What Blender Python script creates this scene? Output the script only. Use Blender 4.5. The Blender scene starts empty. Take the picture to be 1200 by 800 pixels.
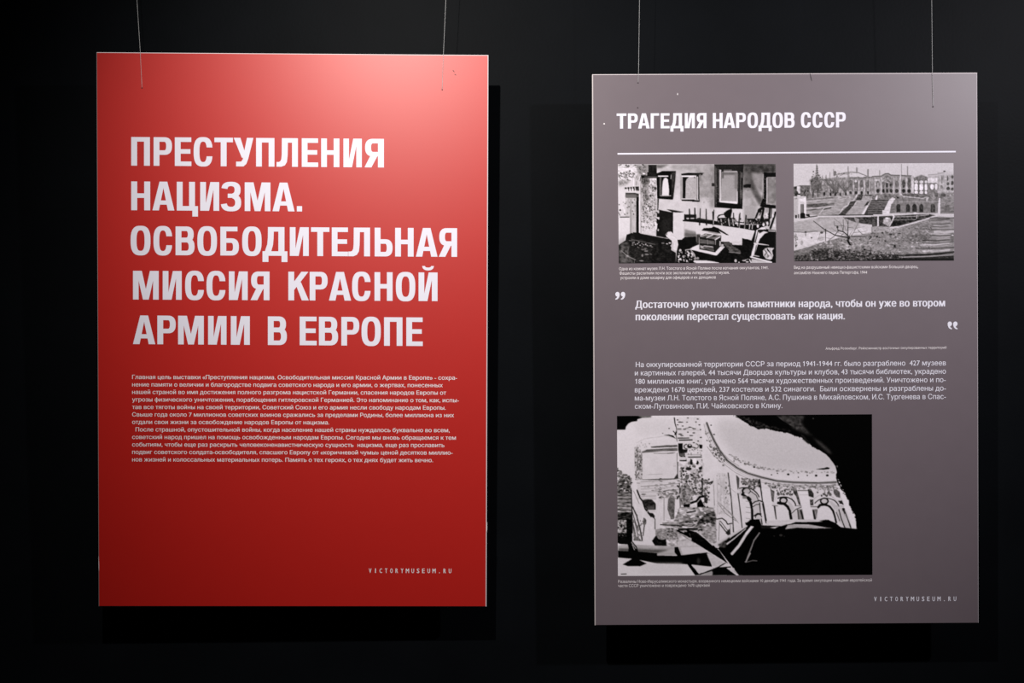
import bpy, bmesh, math
import numpy as np
from mathutils import Vector, Matrix

# ---------------------------------------------------------------- camera, light, exposure
scene = bpy.context.scene
COL = scene.collection
EYE = 1.50                      # height of the lens above the floor
FOCAL = 1000.0                  # focal length in pixels of a 1200 x 800 frame
BOARD_Y = 1.83                  # distance from the lens to the boards
WALL_Y = BOARD_Y + .09          # the boards hang about 8 cm in front of the wall

cam = bpy.data.cameras.new('camera')
cam.sensor_width = 36.0
cam.lens = FOCAL / 1200 * 36
cam.clip_start = .02
cam_ob = bpy.data.objects.new('camera', cam)
COL.objects.link(cam_ob)
cam_ob.location = (0, 0, EYE)
cam_ob.rotation_euler = (math.pi / 2, 0, 0)
scene.camera = cam_ob

scene.view_settings.view_transform = 'Standard'
scene.view_settings.look = 'None'
scene.view_settings.gamma = 1
scene.view_settings.use_curve_mapping = False
scene.view_settings.exposure = 0.0

world = bpy.data.worlds.new('dim_gallery')
scene.world = world
world.use_nodes = True
world.node_tree.nodes['Background'].inputs[0].default_value = (.9, .92, 1, 1)
world.node_tree.nodes['Background'].inputs[1].default_value = .006


def spot(name, loc, aim, watts, angle, blend, radius, color):
    l = bpy.data.lights.new(name, 'SPOT')
    l.energy, l.spot_size, l.spot_blend, l.shadow_soft_size, l.color = watts, math.radians(angle), blend, radius, color
    o = bpy.data.objects.new(name, l)
    COL.objects.link(o)
    o.location = loc
    o.rotation_euler = (Vector(aim) - Vector(loc)).to_track_quat('-Z', 'Y').to_euler()


# two track spots on the ceiling, 1.3 m out from the boards
spot('track_spot_light', (-.39, BOARD_Y - 1.3, 2.66), (.02, BOARD_Y, 1.72), 138, 94, 1, .016, (1, .945, .885))
spot('track_spot_light', (2.02, BOARD_Y - 1.3, 2.66), (.80, BOARD_Y, 1.82), 158, 71, 1, .03, (1, .96, 1))


# ---------------------------------------------------------------- materials
def mat(name, color, rough=.5, spec=.5, metal=0., noise=0., scale=40., bump=0., bscale=200.):
    m = bpy.data.materials.new(name)
    m.use_nodes = True
    nt = m.node_tree
    b = nt.nodes['Principled BSDF']
    b.inputs['Base Color'].default_value = (*color, 1)
    b.inputs['Roughness'].default_value = rough
    b.inputs['Specular IOR Level'].default_value = spec
    b.inputs['Metallic'].default_value = metal
    tc = nt.nodes.new('ShaderNodeTexCoord')
    if noise:
        n = nt.nodes.new('ShaderNodeTexNoise')
        n.inputs['Scale'].default_value = scale
        n.inputs['Detail'].default_value = 4
        nt.links.new(tc.outputs['Object'], n.inputs['Vector'])
        r = nt.nodes.new('ShaderNodeMapRange')
        r.inputs['From Min'].default_value = .25
        r.inputs['From Max'].default_value = .75
        r.inputs['To Min'].default_value = 1 - noise
        r.inputs['To Max'].default_value = 1 + noise
        nt.links.new(n.outputs['Fac'], r.inputs['Value'])
        x = nt.nodes.new('ShaderNodeVectorMath')
        x.operation = 'SCALE'
        x.inputs[0].default_value = color
        nt.links.new(r.outputs['Result'], x.inputs['Scale'])
        nt.links.new(x.outputs['Vector'], b.inputs['Base Color'])
    if bump:
        n = nt.nodes.new('ShaderNodeTexNoise')
        n.inputs['Scale'].default_value = bscale
        n.inputs['Detail'].default_value = 5
        nt.links.new(tc.outputs['Object'], n.inputs['Vector'])
        k = nt.nodes.new('ShaderNodeBump')
        k.inputs['Strength'].default_value = bump
        k.inputs['Distance'].default_value = .002
        nt.links.new(n.outputs['Fac'], k.inputs['Height'])
        nt.links.new(k.outputs['Normal'], b.inputs['Normal'])
    return m


M_WALL = mat('black_wall_paint', (.0036, .0043, .0054), .56, .030, noise=.15, scale=6, bump=.12, bscale=160)
M_FLOOR = mat('dark_floor', (.02, .02, .021), .6, .3, noise=.2, scale=12)
M_CEIL = mat('black_ceiling', (.008, .008, .008), .8, .2, noise=.1, scale=10)
M_RED = mat('red_laminate', (.455, .0055, .002), .495, .74, noise=.012, scale=25)
M_GREY = mat('mauve_grey_laminate', (.135, .108, .125), .5, .5, noise=.02, scale=25)
M_CORE = mat('foam_core_edge', (.80, .74, .76), .7, .3, noise=.04, scale=300)
M_TEXT = mat('white_print', (.75, .74, .84), .55, .12, noise=.01, scale=60)
M_SMALL = mat('white_print_fine', (.80, .75, .78), .55, .12, noise=.01, scale=60)
M_LINE = mat('nylon_line', (.40, .41, .42), .34, .8, noise=.05, scale=80)
M_LINE.node_tree.nodes['Principled BSDF'].inputs['Alpha'].default_value = .72     # clear nylon
M_KNOT = mat('hole_rim', (.05, .035, .04), .5, .4, noise=.1, scale=400)
M_WHITE = mat('bare_paper', (.75, .72, .74), .7, .3, noise=.05, scale=300)
M_SMUDGE = mat('scuff', (.16, .05, .05), .6, .3, noise=.2, scale=300)
M_HAIR = mat('dark_hair', (.03, .025, .03), .5, .4, noise=.1, scale=300)


def print_material():
    m = bpy.data.materials.new('photo_print')
    m.use_nodes = True
    nt = m.node_tree
    b = nt.nodes['Principled BSDF']
    a = nt.nodes.new('ShaderNodeAttribute')
    a.attribute_name = 'ink'
    nt.links.new(a.outputs['Color'], b.inputs['Base Color'])
    b.inputs['Roughness'].default_value = .5
    b.inputs['Specular IOR Level'].default_value = .05
    return m


M_PHOTO = print_material()


# ---------------------------------------------------------------- object helpers
def link(name, me, m=None, parent=None):
    o = bpy.data.objects.new(name, me)
    COL.objects.link(o)
    if m is not None:
        me.materials.clear()
        me.materials.append(m)
    if parent is not None:
        o.parent = parent
    return o


def mesh_from(verts, faces):
    me = bpy.data.meshes.new('mesh')
    me.from_pydata([tuple(v) for v in verts], [], [tuple(f) for f in faces])
    me.update()
    return me


def box_mesh(x0, x1, y0, y1, z0, z1, bevel=0., seg=1):
    bm = bmesh.new()
    bmesh.ops.create_cube(bm, size=1)
    for v in bm.verts:
        v.co = ((x0 + x1) / 2 + v.co.x * (x1 - x0), (y0 + y1) / 2 + v.co.y * (y1 - y0), (z0 + z1) / 2 + v.co.z * (z1 - z0))
    if bevel:
        bmesh.ops.bevel(bm, geom=bm.edges[:], offset=bevel, segments=seg, affect='EDGES')
    me = bpy.data.meshes.new('mesh')
    bm.to_mesh(me)
    bm.free()
    return me


def tube_mesh(pts, r, n=8, r_end=None):
    pts = [Vector(p) for p in pts]
    vs, fs = [], []
    for i, p in enumerate(pts):
        d = (pts[min(i + 1, len(pts) - 1)] - pts[max(i - 1, 0)]).normalized()
        a = d.orthogonal().normalized()
        b = d.cross(a)
        rr = r if r_end is None else r + (r_end - r) * i / (len(pts) - 1)
        for k in range(n):
            t = 2 * math.pi * k / n
            vs.append(p + a * rr * math.cos(t) + b * rr * math.sin(t))
    for i in range(len(pts) - 1):
        for k in range(n):
            fs.append((i * n + k, i * n + (k + 1) % n, (i + 1) * n + (k + 1) % n, (i + 1) * n + k))
    fs.append(tuple(range(n))[::-1])
    fs.append(tuple(range((len(pts) - 1) * n, len(pts) * n)))
    me = mesh_from(vs, fs)
    for p in me.polygons: p.use_smooth = True
    return me


# ---------------------------------------------------------------- the room
for nm, me, m in (('wall_back', box_mesh(-4, 4.5, WALL_Y, WALL_Y + .12, 0, 3.0), M_WALL),
                  ('floor', box_mesh(-4, 4.5, -2.5, WALL_Y + .12, -.1, 0), M_FLOOR),
                  ('ceiling', box_mesh(-4, 4.5, -2.5, WALL_Y + .12, 3.0, 3.1), M_CEIL)):
    link(nm, me, m)['kind'] = 'structure'


# ---------------------------------------------------------------- hanging boards
class Board:
    """A printed foam board: its pose, and its own face coordinates (u right, v up, metres)."""
    def __init__(s, name, rot, x, z, w, h, label, material):
        t = np.linalg.norm(rot); k = Vector([q / t for q in rot])
        R = Matrix.Rotation(t, 4, k)
        s.w, s.h = w, h
        s.root = bpy.data.objects.new(name, None)
        COL.objects.link(s.root)
        s.root.matrix_world = Matrix.Translation((x, BOARD_Y, EYE + z)) @ R
        s.root['label'], s.root['category'], s.root['group'] = label, 'board', 'exhibition boards on the black wall'
        s.inv = s.root.matrix_world.inverted()
        # sheet: laminate face and a bevelled rim of bare foam core
        T = .010; b = .0016
        bm = bmesh.new()
        ring = []
        for inset, y in ((b, 0), (0, b), (0, T - b), (b, T)):
            ring.append([bm.verts.new((sx * (w / 2 - inset), y, sz * (h / 2 - inset))) for sx, sz in ((-1, -1), (1, -1), (1, 1), (-1, 1))])
        front = bm.faces.new(ring[0])
        for i in range(3):
            for k in range(4):
                f = bm.faces.new((ring[i][k], ring[i + 1][k], ring[i + 1][(k + 1) % 4], ring[i][(k + 1) % 4]))
                f.material_index = 1
        bk = bm.faces.new(ring[3][::-1]); bk.material_index = 1
        bmesh.ops.recalc_face_normals(bm, faces=bm.faces[:])
        me = bpy.data.meshes.new('mesh'); bm.to_mesh(me); bm.free()
        o = link('foam_board', me, material, s.root)
        me.materials.append(M_CORE)
        for p in me.polygons: p.material_index = 0 if p.normal.y < -.99 else 1

    def uv(s, px, py):
        """point of the board's face seen at a pixel of the photograph, in face coordinates"""
        o = s.inv @ Vector((0, 0, EYE))
        d = s.inv.to_3x3() @ Vector(((px - 600) / FOCAL, 1, (400 - py) / FOCAL))
        t = -o.y / d.y
        q = o + d * t
        return q.x, q.z

    def world(s, px, py, off=0.):
        u, v = s.uv(px, py)
        return s.root.matrix_world @ Vector((u, -off, v))

    def part(s, name, polys, m, off=.00025, label=None):
        """flat ink on the face: polys are lists of (u, v)"""
        vs, fs = [], []
        for p in polys:
            a = sum(p[i][0] * p[(i + 1) % len(p)][1] - p[(i + 1) % len(p)][0] * p[i][1] for i in range(len(p)))
            p = p if a > 0 else p[::-1]
            fs.append(range(len(vs), len(vs) + len(p)))
            vs += [(u, -off, v) for u, v in p]
        o = link(name, mesh_from(vs, fs), m, s.root)
        if label: o['label'] = label
        return o


# ---------------------------------------------------------------- bold condensed capitals
ST, BR = .203, .158             # stem and bar thickness for a cap height of 1


def sgn_pow(v, p): return math.copysign(abs(v) ** p, v)


def band(cx, cy, ax, ay, st, br, t0, t1, n=30, e=.80):
    """part of an oval ring, angles in degrees"""
    o = []
    for i in range(n):
        a, b = (math.radians(t0 + (t1 - t0) * k / n) for k in (i, i + 1))
        f = lambda q, x, y: (cx + x * sgn_pow(math.cos(q), e), cy + y * sgn_pow(math.sin(q), e))
        o.append([f(a, ax, ay), f(b, ax, ay), f(b, ax - st, ay - br), f(a, ax - st, ay - br)])
    return o


def R_(x0, y0, x1, y1): return [(x0, y0), (x1, y0), (x1, y1), (x0, y1)]


def ribbon(left, right):
    return [[left[i], right[i], right[i + 1], left[i + 1]] for i in range(len(left) - 1)]


def bowl(x0, y0, y1, W, xc=None):
    """D-shaped bowl opening to the left at x0"""
    xc = x0 + (W - x0) * .38 if xc is None else xc
    cy, ay = (y0 + y1) / 2, (y1 - y0) / 2
    return [R_(x0, y1 - BR, xc, y1), R_(x0, y0, xc, y0 + BR)] + band(xc, cy, W - xc, ay, ST, BR, 90, -90, 22, .82)


def mirror(ps, W): return [[(W - x, y) for x, y in p][::-1] for p in ps]


def glyph(c):
    """(width, polygons) of a capital letter, cap height 1"""
    s, b = ST, BR
    if c == 'П': W = .645; return W, [R_(0, 0, s, 1), R_(W - s, 0, W, 1), R_(s, 1 - b, W - s, 1)]
    if c == 'Г': W = .55; return W, [R_(0, 0, s, 1), R_(s, 1 - b, W, 1)]
    if c == 'Н': W = .645; return W, [R_(0, 0, s, 1), R_(W - s, 0, W, 1), R_(s, .43, W - s, .43 + b)]
    if c == 'Т': W = .64; return W, [R_((W - s) / 2, 0, (W + s) / 2, 1 - b), R_(0, 1 - b, W, 1)]
    if c == 'Е': W = .58; return W, [R_(0, 0, s, 1), R_(s, 0, W, b), R_(s, .43, W - .035, .43 + b), R_(s, 1 - b, W - .005, 1)]
    if c == 'Р': W = .64; return W, [R_(0, 0, s, 1)] + bowl(s, .385, 1, W)
    if c == 'Ь': W = .62; return W, [R_(0, 0, s, 1)] + bowl(s, 0, .60, W)
    if c == 'Б': W = .64; return W, [R_(0, 0, s, 1), R_(s, 1 - b, W - .05, 1)] + bowl(s, 0, .60, W)
    if c == 'В': W = .66; return W, [R_(0, 0, s, 1)] + bowl(s, .455, 1, W - .03) + bowl(s, 0, .605, W)
    if c == 'О': W = .68; return W, band(W / 2, .5, W / 2, .515, s, b, 0, 360, 60, .74)
    if c == 'С':
        W = .66
        g = band(W / 2, .5, W / 2, .515, s, b, 19, 341, 54, .74)
        (ox, oy), (ix, iy) = g[0][0], g[0][3]          # level cuts at the two ends
        return W, g + [[(ox, oy), (ix, iy), (ox + .004, iy)], [(ox, 1 - oy), (ox + .004, 1 - iy), (ix, 1 - iy)]]
    if c == 'З':
        W = .655
        return W, band(.31, .735, .325, .28, s, b * .95, 172, -75, 30, .80) + band(.31, .29, .345, .305, s, b, 75, -172, 30, .80) + [R_(.20, .455, .42, .455 + b * .92), [(.40, .46), (.56, .50), (.56, .56), (.40, .62)]]
    if c == 'А':
        W = .765; a = .225
        return W, [[(0, 0), (a, 0), (W / 2 + .045, 1), (W / 2 - .135, 1)], [(W - a, 0), (W, 0), (W / 2 + .135, 1), (W / 2 - .045, 1)], R_(.13, .20, W - .13, .20 + b * .93)]
    if c == 'Л':
        W = .74
        return W, [R_(W - s, 0, W, 1), R_(.20, 1 - b, W - s, 1)] + ribbon([(.185, 1), (.180, .42), (.165, .26), (.13, .19), (.08, .165), (0, .165)], [(.395, 1), (.385, .40), (.36, .17), (.29, .05), (.17, 0), (0, 0)])
    if c == 'Д':
        W = .865
        return W, [R_(.19, 1 - b, .55, 1), R_(.55, b, .762, 1), R_(0, 0, W, b), R_(0, -.215, .205, 0), R_(W - .205, -.215, W, 0)] + ribbon([(.19, 1), (.185, .62), (.165, .40), (.085, b)], [(.395, 1), (.385, .6), (.365, .38), (.305, b)])
    if c == 'У':
        W = .685
        return W, ribbon([(.462, 1), (.36, .50), (.315, .245), (.26, .17), (.085, .165)], [(W, 1), (.51, .28), (.44, .09), (.34, 0), (.085, 0)]) + [[(0, 1), (.285, .30), (.44, .33), (.235, 1)]]
    if c == 'М':
        W = .89; k = .195
        return W, [R_(0, 0, k, 1), R_(W - k, 0, W, 1), [(k * .6, 1), (.345, 0), (W / 2 + .08, 0), (.305, 1)], [(W - .305, 1), (W / 2 - .08, 0), (W - .345, 0), (W - k * .6, 1)]]
    if c == 'И' or c == 'Й':
        W = .655
        g = [R_(0, 0, s * .97, 1), R_(W - s * .97, 0, W, 1), [(s * .7, 0), (.305, 0), (W - s * .7, 1), (W - .305, 1)]]
        if c == 'Й': g += band(W / 2, 1.225, .20, .155, .095, .10, 180, 360, 18, .9)
        return W, g
    if c == 'Ц':
        W = .735; r = W - .105
        return W, [R_(0, 0, s, 1), R_(r - s, 0, r, 1), R_(s, 0, r - s, b), R_(r, 0, W, b), R_(W - .195, -.205, W, 0)]
    if c == 'Я':
        W = .66
        return W, mirror([R_(0, 0, s, 1)] + bowl(s, .385, 1, W - .02), W) + [[(0, 0), (.235, 0), (W - s, .43), (W - s, .47), (.33, .50), (.215, .44)]]
    if c == 'К':
        W = .715
        return W, [R_(0, 0, s, 1), [(s, .36), (s, .66), (.455, 1), (.70, 1)], [(.47, 0), (W, 0), (.435, .645), (.285, .49)]]
    if c == '.': W = .185; return W, [R_(0, 0, W, .185)]
    return .30, []


def ccw(p):
    return p if sum(p[n - 1][0] * p[n][1] - p[n][0] * p[n - 1][1] for n in range(len(p))) > 0 else p[::-1]


def place(board, polys, W, pl, pr, ptl):
    """lay glyph polygons so that they fill baseline-left pl .. baseline-right pr, cap top at ptl (pixels)"""
    o = Vector(board.uv(*pl)); ex = (Vector(board.uv(*pr)) - o) / W; ey = Vector(board.uv(*ptl)) - o
    polys = fill_outlines([ccw(p) for p in polys])
    return [[tuple(o + ex * x + ey * y) for x, y in p] for p in polys]


# ---------------------------------------------------------------- smaller text, from the built-in typeface
FILLED = {}


def fill_outlines(loops):
    """fill overlapping outlines (non-zero winding) with level slices; returns quads"""
    key = tuple(tuple((round(x, 3), round(y, 3)) for x, y in l) for l in loops)
    if key in FILLED: return FILLED[key]
    E = []
    for l in loops:
        for n in range(len(l)):
            (ax, ay), (bx, by) = l[n - 1], l[n]
            if abs(ay - by) > 1e-6: E.append((ax, ay, bx, by, 1) if ay < by else (bx, by, ax, ay, -1))
    ys = {round(v, 5) for e in E for v in (e[1], e[3])}
    for i, p in enumerate(E):                       # levels where two edges cross
        for q in E[:i]:
            d1, d2 = (p[2] - p[0]) / (p[3] - p[1]), (q[2] - q[0]) / (q[3] - q[1])
            if abs(d1 - d2) < 1e-9: continue
            y = (q[0] - p[0] + d1 * p[1] - d2 * q[1]) / (d1 - d2)
            if max(p[1], q[1]) < y < min(p[3], q[3]): ys.add(round(y, 5))
    ys = sorted(ys)
    quads = []
    for lo, hi in zip(ys, ys[1:]):
        if hi - lo < 1e-4: continue
        m = (lo + hi) / 2
        act = sorted(((e[0] + (e[2] - e[0]) * (m - e[1]) / (e[3] - e[1]), e) for e in E if e[1] < m < e[3]), key=lambda t: t[0])
        w, start = 0, None
        for x, e in act:
            if w == 0: start = e
            w += e[4]
            if w == 0:
                at = lambda g, y: g[0] + (g[2] - g[0]) * (y - g[1]) / (g[3] - g[1])
                quads.append([(at(start, lo), lo), (at(e, lo), lo), (at(e, hi), hi), (at(start, hi), hi)])
    FILLED[key] = quads
    return quads


def text_polys(body, bold=0., spacing=1., flags=True):
    """a line of text: vertices (x, y) and faces"""
    c = bpy.data.curves.new('lettering', 'FONT')
    c.body, c.space_character, c.resolution_u, c.fill_mode = body, spacing, 2, 'NONE'
    o = bpy.data.objects.new('lettering', c)
    COL.objects.link(o)
    dg = bpy.context.evaluated_depsgraph_get()
    me = bpy.data.meshes.new_from_object(o.evaluated_get(dg))
    co = [tuple(v.co[:2]) for v in me.vertices]
    edges = [tuple(e.vertices) for e in me.edges]
    bpy.data.objects.remove(o)
    bpy.data.curves.remove(c)
    bpy.data.meshes.remove(me)
    loops, cur = [], []
    for i, j in edges:                              # the vertices of an outline are numbered along it
        cur.append(co[i])
        if j != i + 1:
            loops.append(cur)
            cur = []
    boxes = []
    for l in loops:
        xs = [p[0] for p in l]; ys = [p[1] for p in l]
        x0, x1, y0, y1 = min(xs), max(xs), min(ys), max(ys)
        if flags and len(l) == 4 and abs(y0) < .01 and .6 < y1 < .7 and x1 - x0 < .13:      # the figure 1 is a bare stem
            l = [(x1, y1), (x0 + .02, y1), (x0 - .05, y1 - .085), (x0 - .11, y1 - .11), (x0 - .11, y1 - .19), (x0, y1 - .17), (x0, 0), (x1, 0)]
        boxes.append([x0, x1, [l]])
    boxes.sort(key=lambda t: t[0])
    letters = []
    for x0, x1, l in boxes:
        if letters and x0 < letters[-1][1] - .004:
            letters[-1][1] = max(letters[-1][1], x1)
            letters[-1][2] += l
        else: letters.append([x0, x1, l])
    V, F = [], []
    strikes = (0.,) if not bold else (-bold, 0., bold)
    for x0, x1, ls in letters:
        for q in fill_outlines([[(x - x0 + dx, y) for x, y in l] for dx in strikes for l in ls]):
            F.append(tuple(range(len(V), len(V) + 4)))
            V += [(x + x0, y) for x, y in q]
    return np.array(V, float).reshape(-1, 2), F


CAP = .727


def text_part(board, name, lines, m, bold=0., label=None, off=.00025, spacing=1.):
    """lines: (string, baseline-left x, y, baseline-right x, y, cap height), in pixels of the photograph"""
    V, F = [], []
    for body, x0, y0, x1, y1, cap in lines:
        vs, fs = text_polys(body, bold, spacing)
        if not len(vs): continue
        a, w = vs[:, 0].min(), np.ptp(vs[:, 0])
        o = Vector(board.uv(x0, y0)); ex = (Vector(board.uv(x1, y1)) - o) / w
        ey = (Vector(board.uv(x0, y0 - cap)) - o) / CAP
        n = len(V)
        V += [(o.x + ex.x * (x - a) + ey.x * y, -off, o.y + ex.y * (x - a) + ey.y * y) for x, y in vs]
        F += [tuple(n + i for i in f) for f in fs]
    o = link(name, mesh_from(V, F), m, board.root)
    if label: o['label'] = label
    return o


def photo_part(board, name, quad, sheet, per_px, gain, label):
    """a print: a fine grid of vertices inked with the sheet's greys; quad = TL, TR, BR, BL pixels"""
    q = np.array(quad, float)
    nx = int((q[1, 0] - q[0, 0]) * per_px) + 1; ny = int((q[3, 1] - q[0, 1]) * per_px) + 1
    S, Tt = np.meshgrid(np.linspace(0, 1, nx), np.linspace(0, 1, ny))
    P = ((1 - S) * (1 - Tt))[..., None] * q[0] + (S * (1 - Tt))[..., None] * q[1] + (S * Tt)[..., None] * q[2] + ((1 - S) * Tt)[..., None] * q[3]
    X = np.clip(((P[..., 0] - sheet.x0) * sheet.K).astype(int), 0, sheet.w - 1)
    Y = np.clip(((P[..., 1] - sheet.y0) * sheet.K).astype(int), 0, sheet.h - 1)
    half = max(1, int(sheet.K / per_px / 2))
    g = box_blur(sheet.a, half)[Y, X] / 255
    g = np.clip((g - .022) * 1.022, 0, 1) * np.clip(.12 + g * 2.7, 0, 1)       # deep blacks, as in a hard print
    lin = gain * np.where(g <= .04045, g / 12.92, ((g + .055) / 1.055) ** 2.4)
    k = np.clip(g, 0, 1)
    ink = np.stack([lin * (1.06 - .05 * k), lin * (.985 - .03 * k), lin * (.95 + .11 * k), np.ones_like(lin)], -1).reshape(-1, 4)
    c = [Vector(board.uv(*p)) for p in quad]
    vs = []
    for j in range(ny):
        for i in range(nx):
            s, t = i / (nx - 1), j / (ny - 1)
            p = c[0] * ((1 - s) * (1 - t)) + c[1] * (s * (1 - t)) + c[2] * (s * t) + c[3] * ((1 - s) * t)
            vs.append((p.x, -.00025, p.y))
    k = np.arange((ny - 1) * nx).reshape(ny - 1, nx)[:, :-1].ravel()
    fs = np.stack([k, k + nx, k + nx + 1, k + 1], 1).tolist()
    me = mesh_from(vs, fs)
    at = me.color_attributes.new('ink', 'FLOAT_COLOR', 'POINT')
    at.data.foreach_set('color', ink.astype(np.float32).ravel())
    o = link(name, me, M_PHOTO, board.root)
    o['label'] = label
    return o


# ---------------------------------------------------------------- printed photographs
# the three black-and-white prints, drawn shape by shape in grey tones (0..255)
def smooth_noise(rng, h, w, sy, sx):
    gh, gw = max(2, int(h / sy) + 2), max(2, int(w / sx) + 2)
    g = rng.random((gh, gw))
    yy = np.linspace(0, gh - 1.001, h); xx = np.linspace(0, gw - 1.001, w)
    y0 = yy.astype(int); x0 = xx.astype(int)
    fy = (yy - y0)[:, None]; fx = (xx - x0)[None, :]
    a = g[y0][:, x0]; b = g[y0][:, x0 + 1]; c = g[y0 + 1][:, x0]; d = g[y0 + 1][:, x0 + 1]
    return (a * (1 - fx) + b * fx) * (1 - fy) + (c * (1 - fx) + d * fx) * fy - .5


def box_blur(a, r):
    r = int(r)
    if r < 1: return a
    for ax in (0, 1):
        p = np.pad(a, [(r + 1, r) if k == ax else (0, 0) for k in (0, 1)], mode='edge')
        c = np.cumsum(p, axis=ax)
        n = a.shape[ax]
        a = (np.take(c, range(2 * r + 1, 2 * r + 1 + n), ax) - np.take(c, range(0, n), ax)) / (2 * r + 1)
    return a


class Print:
    """A sheet in pixels of the photograph, K samples to the pixel."""
    def __init__(s, x0, y0, x1, y1, K, g, seed):
        s.x0, s.y0, s.K = x0, y0, K
        s.w, s.h = int((x1 - x0) * K), int((y1 - y0) * K)
        s.a = np.full((s.h, s.w), float(g))
        s.rng = np.random.default_rng(seed)
        s.view(0, 0, 1)

    def view(s, ox, oy, sc): s.v = (ox, oy, sc)

    def T(s, pts):
        ox, oy, sc = s.v
        p = np.asarray(pts, float).reshape(-1, 2)
        return np.c_[(ox + p[:, 0] / sc - s.x0) * s.K, (oy + p[:, 1] / sc - s.y0) * s.K]

    def mask(s, p):
        xa, ya = np.maximum(np.floor(p.min(0)).astype(int) - 1, 0)
        xb = min(int(p[:, 0].max()) + 2, s.w); yb = min(int(p[:, 1].max()) + 2, s.h)
        if xb <= xa or yb <= ya: return None
        X = (np.arange(xa, xb) + .5)[None, :]; Y = (np.arange(ya, yb) + .5)[:, None]
        m = np.zeros((yb - ya, xb - xa), bool)
        q = np.roll(p, -1, 0)
        for (ax, ay), (bx, by) in zip(p, q):
            if ay == by: continue
            c = (ay <= Y) != (by <= Y)
            m ^= c & (X < (bx - ax) * (Y - ay) / (by - ay) + ax)
        return (slice(ya, yb), slice(xa, xb)), m.astype(float)

    def lay(s, sl, m, g, op=1.):
        s.a[sl] = s.a[sl] * (1 - m * op) + g * m * op

    def poly(s, pts, g, blur=0, op=1., noise=0, ns=(4, 4)):
        p = s.T(pts)
        if blur:
            r = int(blur / s.v[2] * s.K)
            full = np.zeros((s.h, s.w)); k = s.mask(p)
            if k is None: return
            full[k[0]] = k[1]
            full = box_blur(box_blur(full, r), r)
            k = ((slice(0, s.h), slice(0, s.w)), full)
        else:
            k = s.mask(p)
            if k is None: return
        if noise:
            g = g + noise * 2 * smooth_noise(s.rng, k[1].shape[0], k[1].shape[1], ns[1] / s.v[2] * s.K, ns[0] / s.v[2] * s.K)
        s.lay(k[0], k[1], g, op)

    def rect(s, x0, y0, x1, y1, g, **k): s.poly([(x0, y0), (x1, y0), (x1, y1), (x0, y1)], g, **k)

    def line(s, pts, w, g, op=1., w2=None):
        p = s.T(pts); w = w / s.v[2] * s.K; w2 = w if w2 is None else w2 / s.v[2] * s.K
        mx = max(w, w2)
        xa, ya = np.maximum(np.floor(p.min(0) - mx - 1).astype(int), 0)
        xb = min(int(p[:, 0].max() + mx) + 2, s.w); yb = min(int(p[:, 1].max() + mx) + 2, s.h)
        if xb <= xa or yb <= ya: return
        X = (np.arange(xa, xb) + .5)[None, :]; Y = (np.arange(ya, yb) + .5)[:, None]
        m = np.zeros((yb - ya, xb - xa)); n = len(p) - 1
        for i in range(n):
            d = p[i + 1] - p[i]; L = max(d @ d, 1e-9)
            t = np.clip(((X - p[i, 0]) * d[0] + (Y - p[i, 1]) * d[1]) / L, 0, 1)
            r = np.hypot(X - p[i, 0] - t * d[0], Y - p[i, 1] - t * d[1])
            ww = w + (w2 - w) * (i + t) / n
            m = np.maximum(m, np.clip(ww / 2 - r + .5, 0, 1))
        s.lay((slice(ya, yb), slice(xa, xb)), m, g, op)

    def ell(s, cx, cy, rx, ry, g, **k):
        t = np.linspace(0, 2 * np.pi, 28, endpoint=False)
        s.poly(np.c_[cx + rx * np.cos(t), cy + ry * np.sin(t)], g, **k)

    def specks(s, pts, n, size, g, flat=1., op=1.):
        """n small blots of random size and grey inside an outline"""
        p = np.asarray(pts, float); lo, hi = p.min(0), p.max(0); pp = s.T(p); k = s.mask(pp)
        if k is None: return
        (sy, sx), m = k; done = tries = 0
        while done < n and tries < n * 20:
            tries += 1
            x, y = lo + (hi - lo) * s.rng.random(2)
            X, Y = s.T([(x, y)])[0]
            i, j = int(Y) - sy.start, int(X) - sx.start
            if not (0 <= i < m.shape[0] and 0 <= j < m.shape[1]) or not m[i, j]: continue
            r = size[0] + (size[1] - size[0]) * s.rng.random()
            c = g[0] + (g[1] - g[0]) * s.rng.random()
            a = s.rng.normal(0, .25); t = np.linspace(0, 2 * np.pi, 7, endpoint=False)
            ex = r * flat * np.cos(t) * (.7 + .6 * s.rng.random(7)); ey = r * np.sin(t) * (.7 + .6 * s.rng.random(7))
            s.poly(np.c_[x + ex * np.cos(a) - ey * np.sin(a), y + ex * np.sin(a) + ey * np.cos(a)], c, op=op)
            done += 1

    def rough(s, pts, amp, ns):
        """uneven tone inside an outline"""
        k = s.mask(s.T(pts))
        if k is None: return
        n = smooth_noise(s.rng, *k[1].shape, ns[1] / s.v[2] * s.K, ns[0] / s.v[2] * s.K)
        s.a[k[0]] += np.sign(n) * np.abs(n * 2) ** .8 * amp * k[1]

    def ragged(s, pts, n, size, g):
        """blots strewn along a line"""
        p = np.asarray(pts, float)
        for i in range(n):
            j = s.rng.integers(len(p) - 1); t = s.rng.random()
            x, y = p[j] + (p[j + 1] - p[j]) * t
            r = size * (.4 + s.rng.random())
            a = np.sort(s.rng.random(6)) * 2 * np.pi
            s.poly(np.c_[x + r * np.cos(a), y + r * np.sin(a)], g)

    def grain(s, amp, px=1.):
        s.a += amp * 2 * smooth_noise(s.rng, s.h, s.w, px * s.K, px * s.K)

    def finish(s, blur=.35):
        s.a = np.clip(box_blur(box_blur(s.a, blur * s.K), blur * s.K), 0, 255)
        return s


def arc(cx, cy, rx, ry, a0, a1, n=14):
    t = np.radians(np.linspace(a0, a1, n))
    return [(cx + rx * math.cos(q), cy - ry * math.sin(q)) for q in t]


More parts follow.
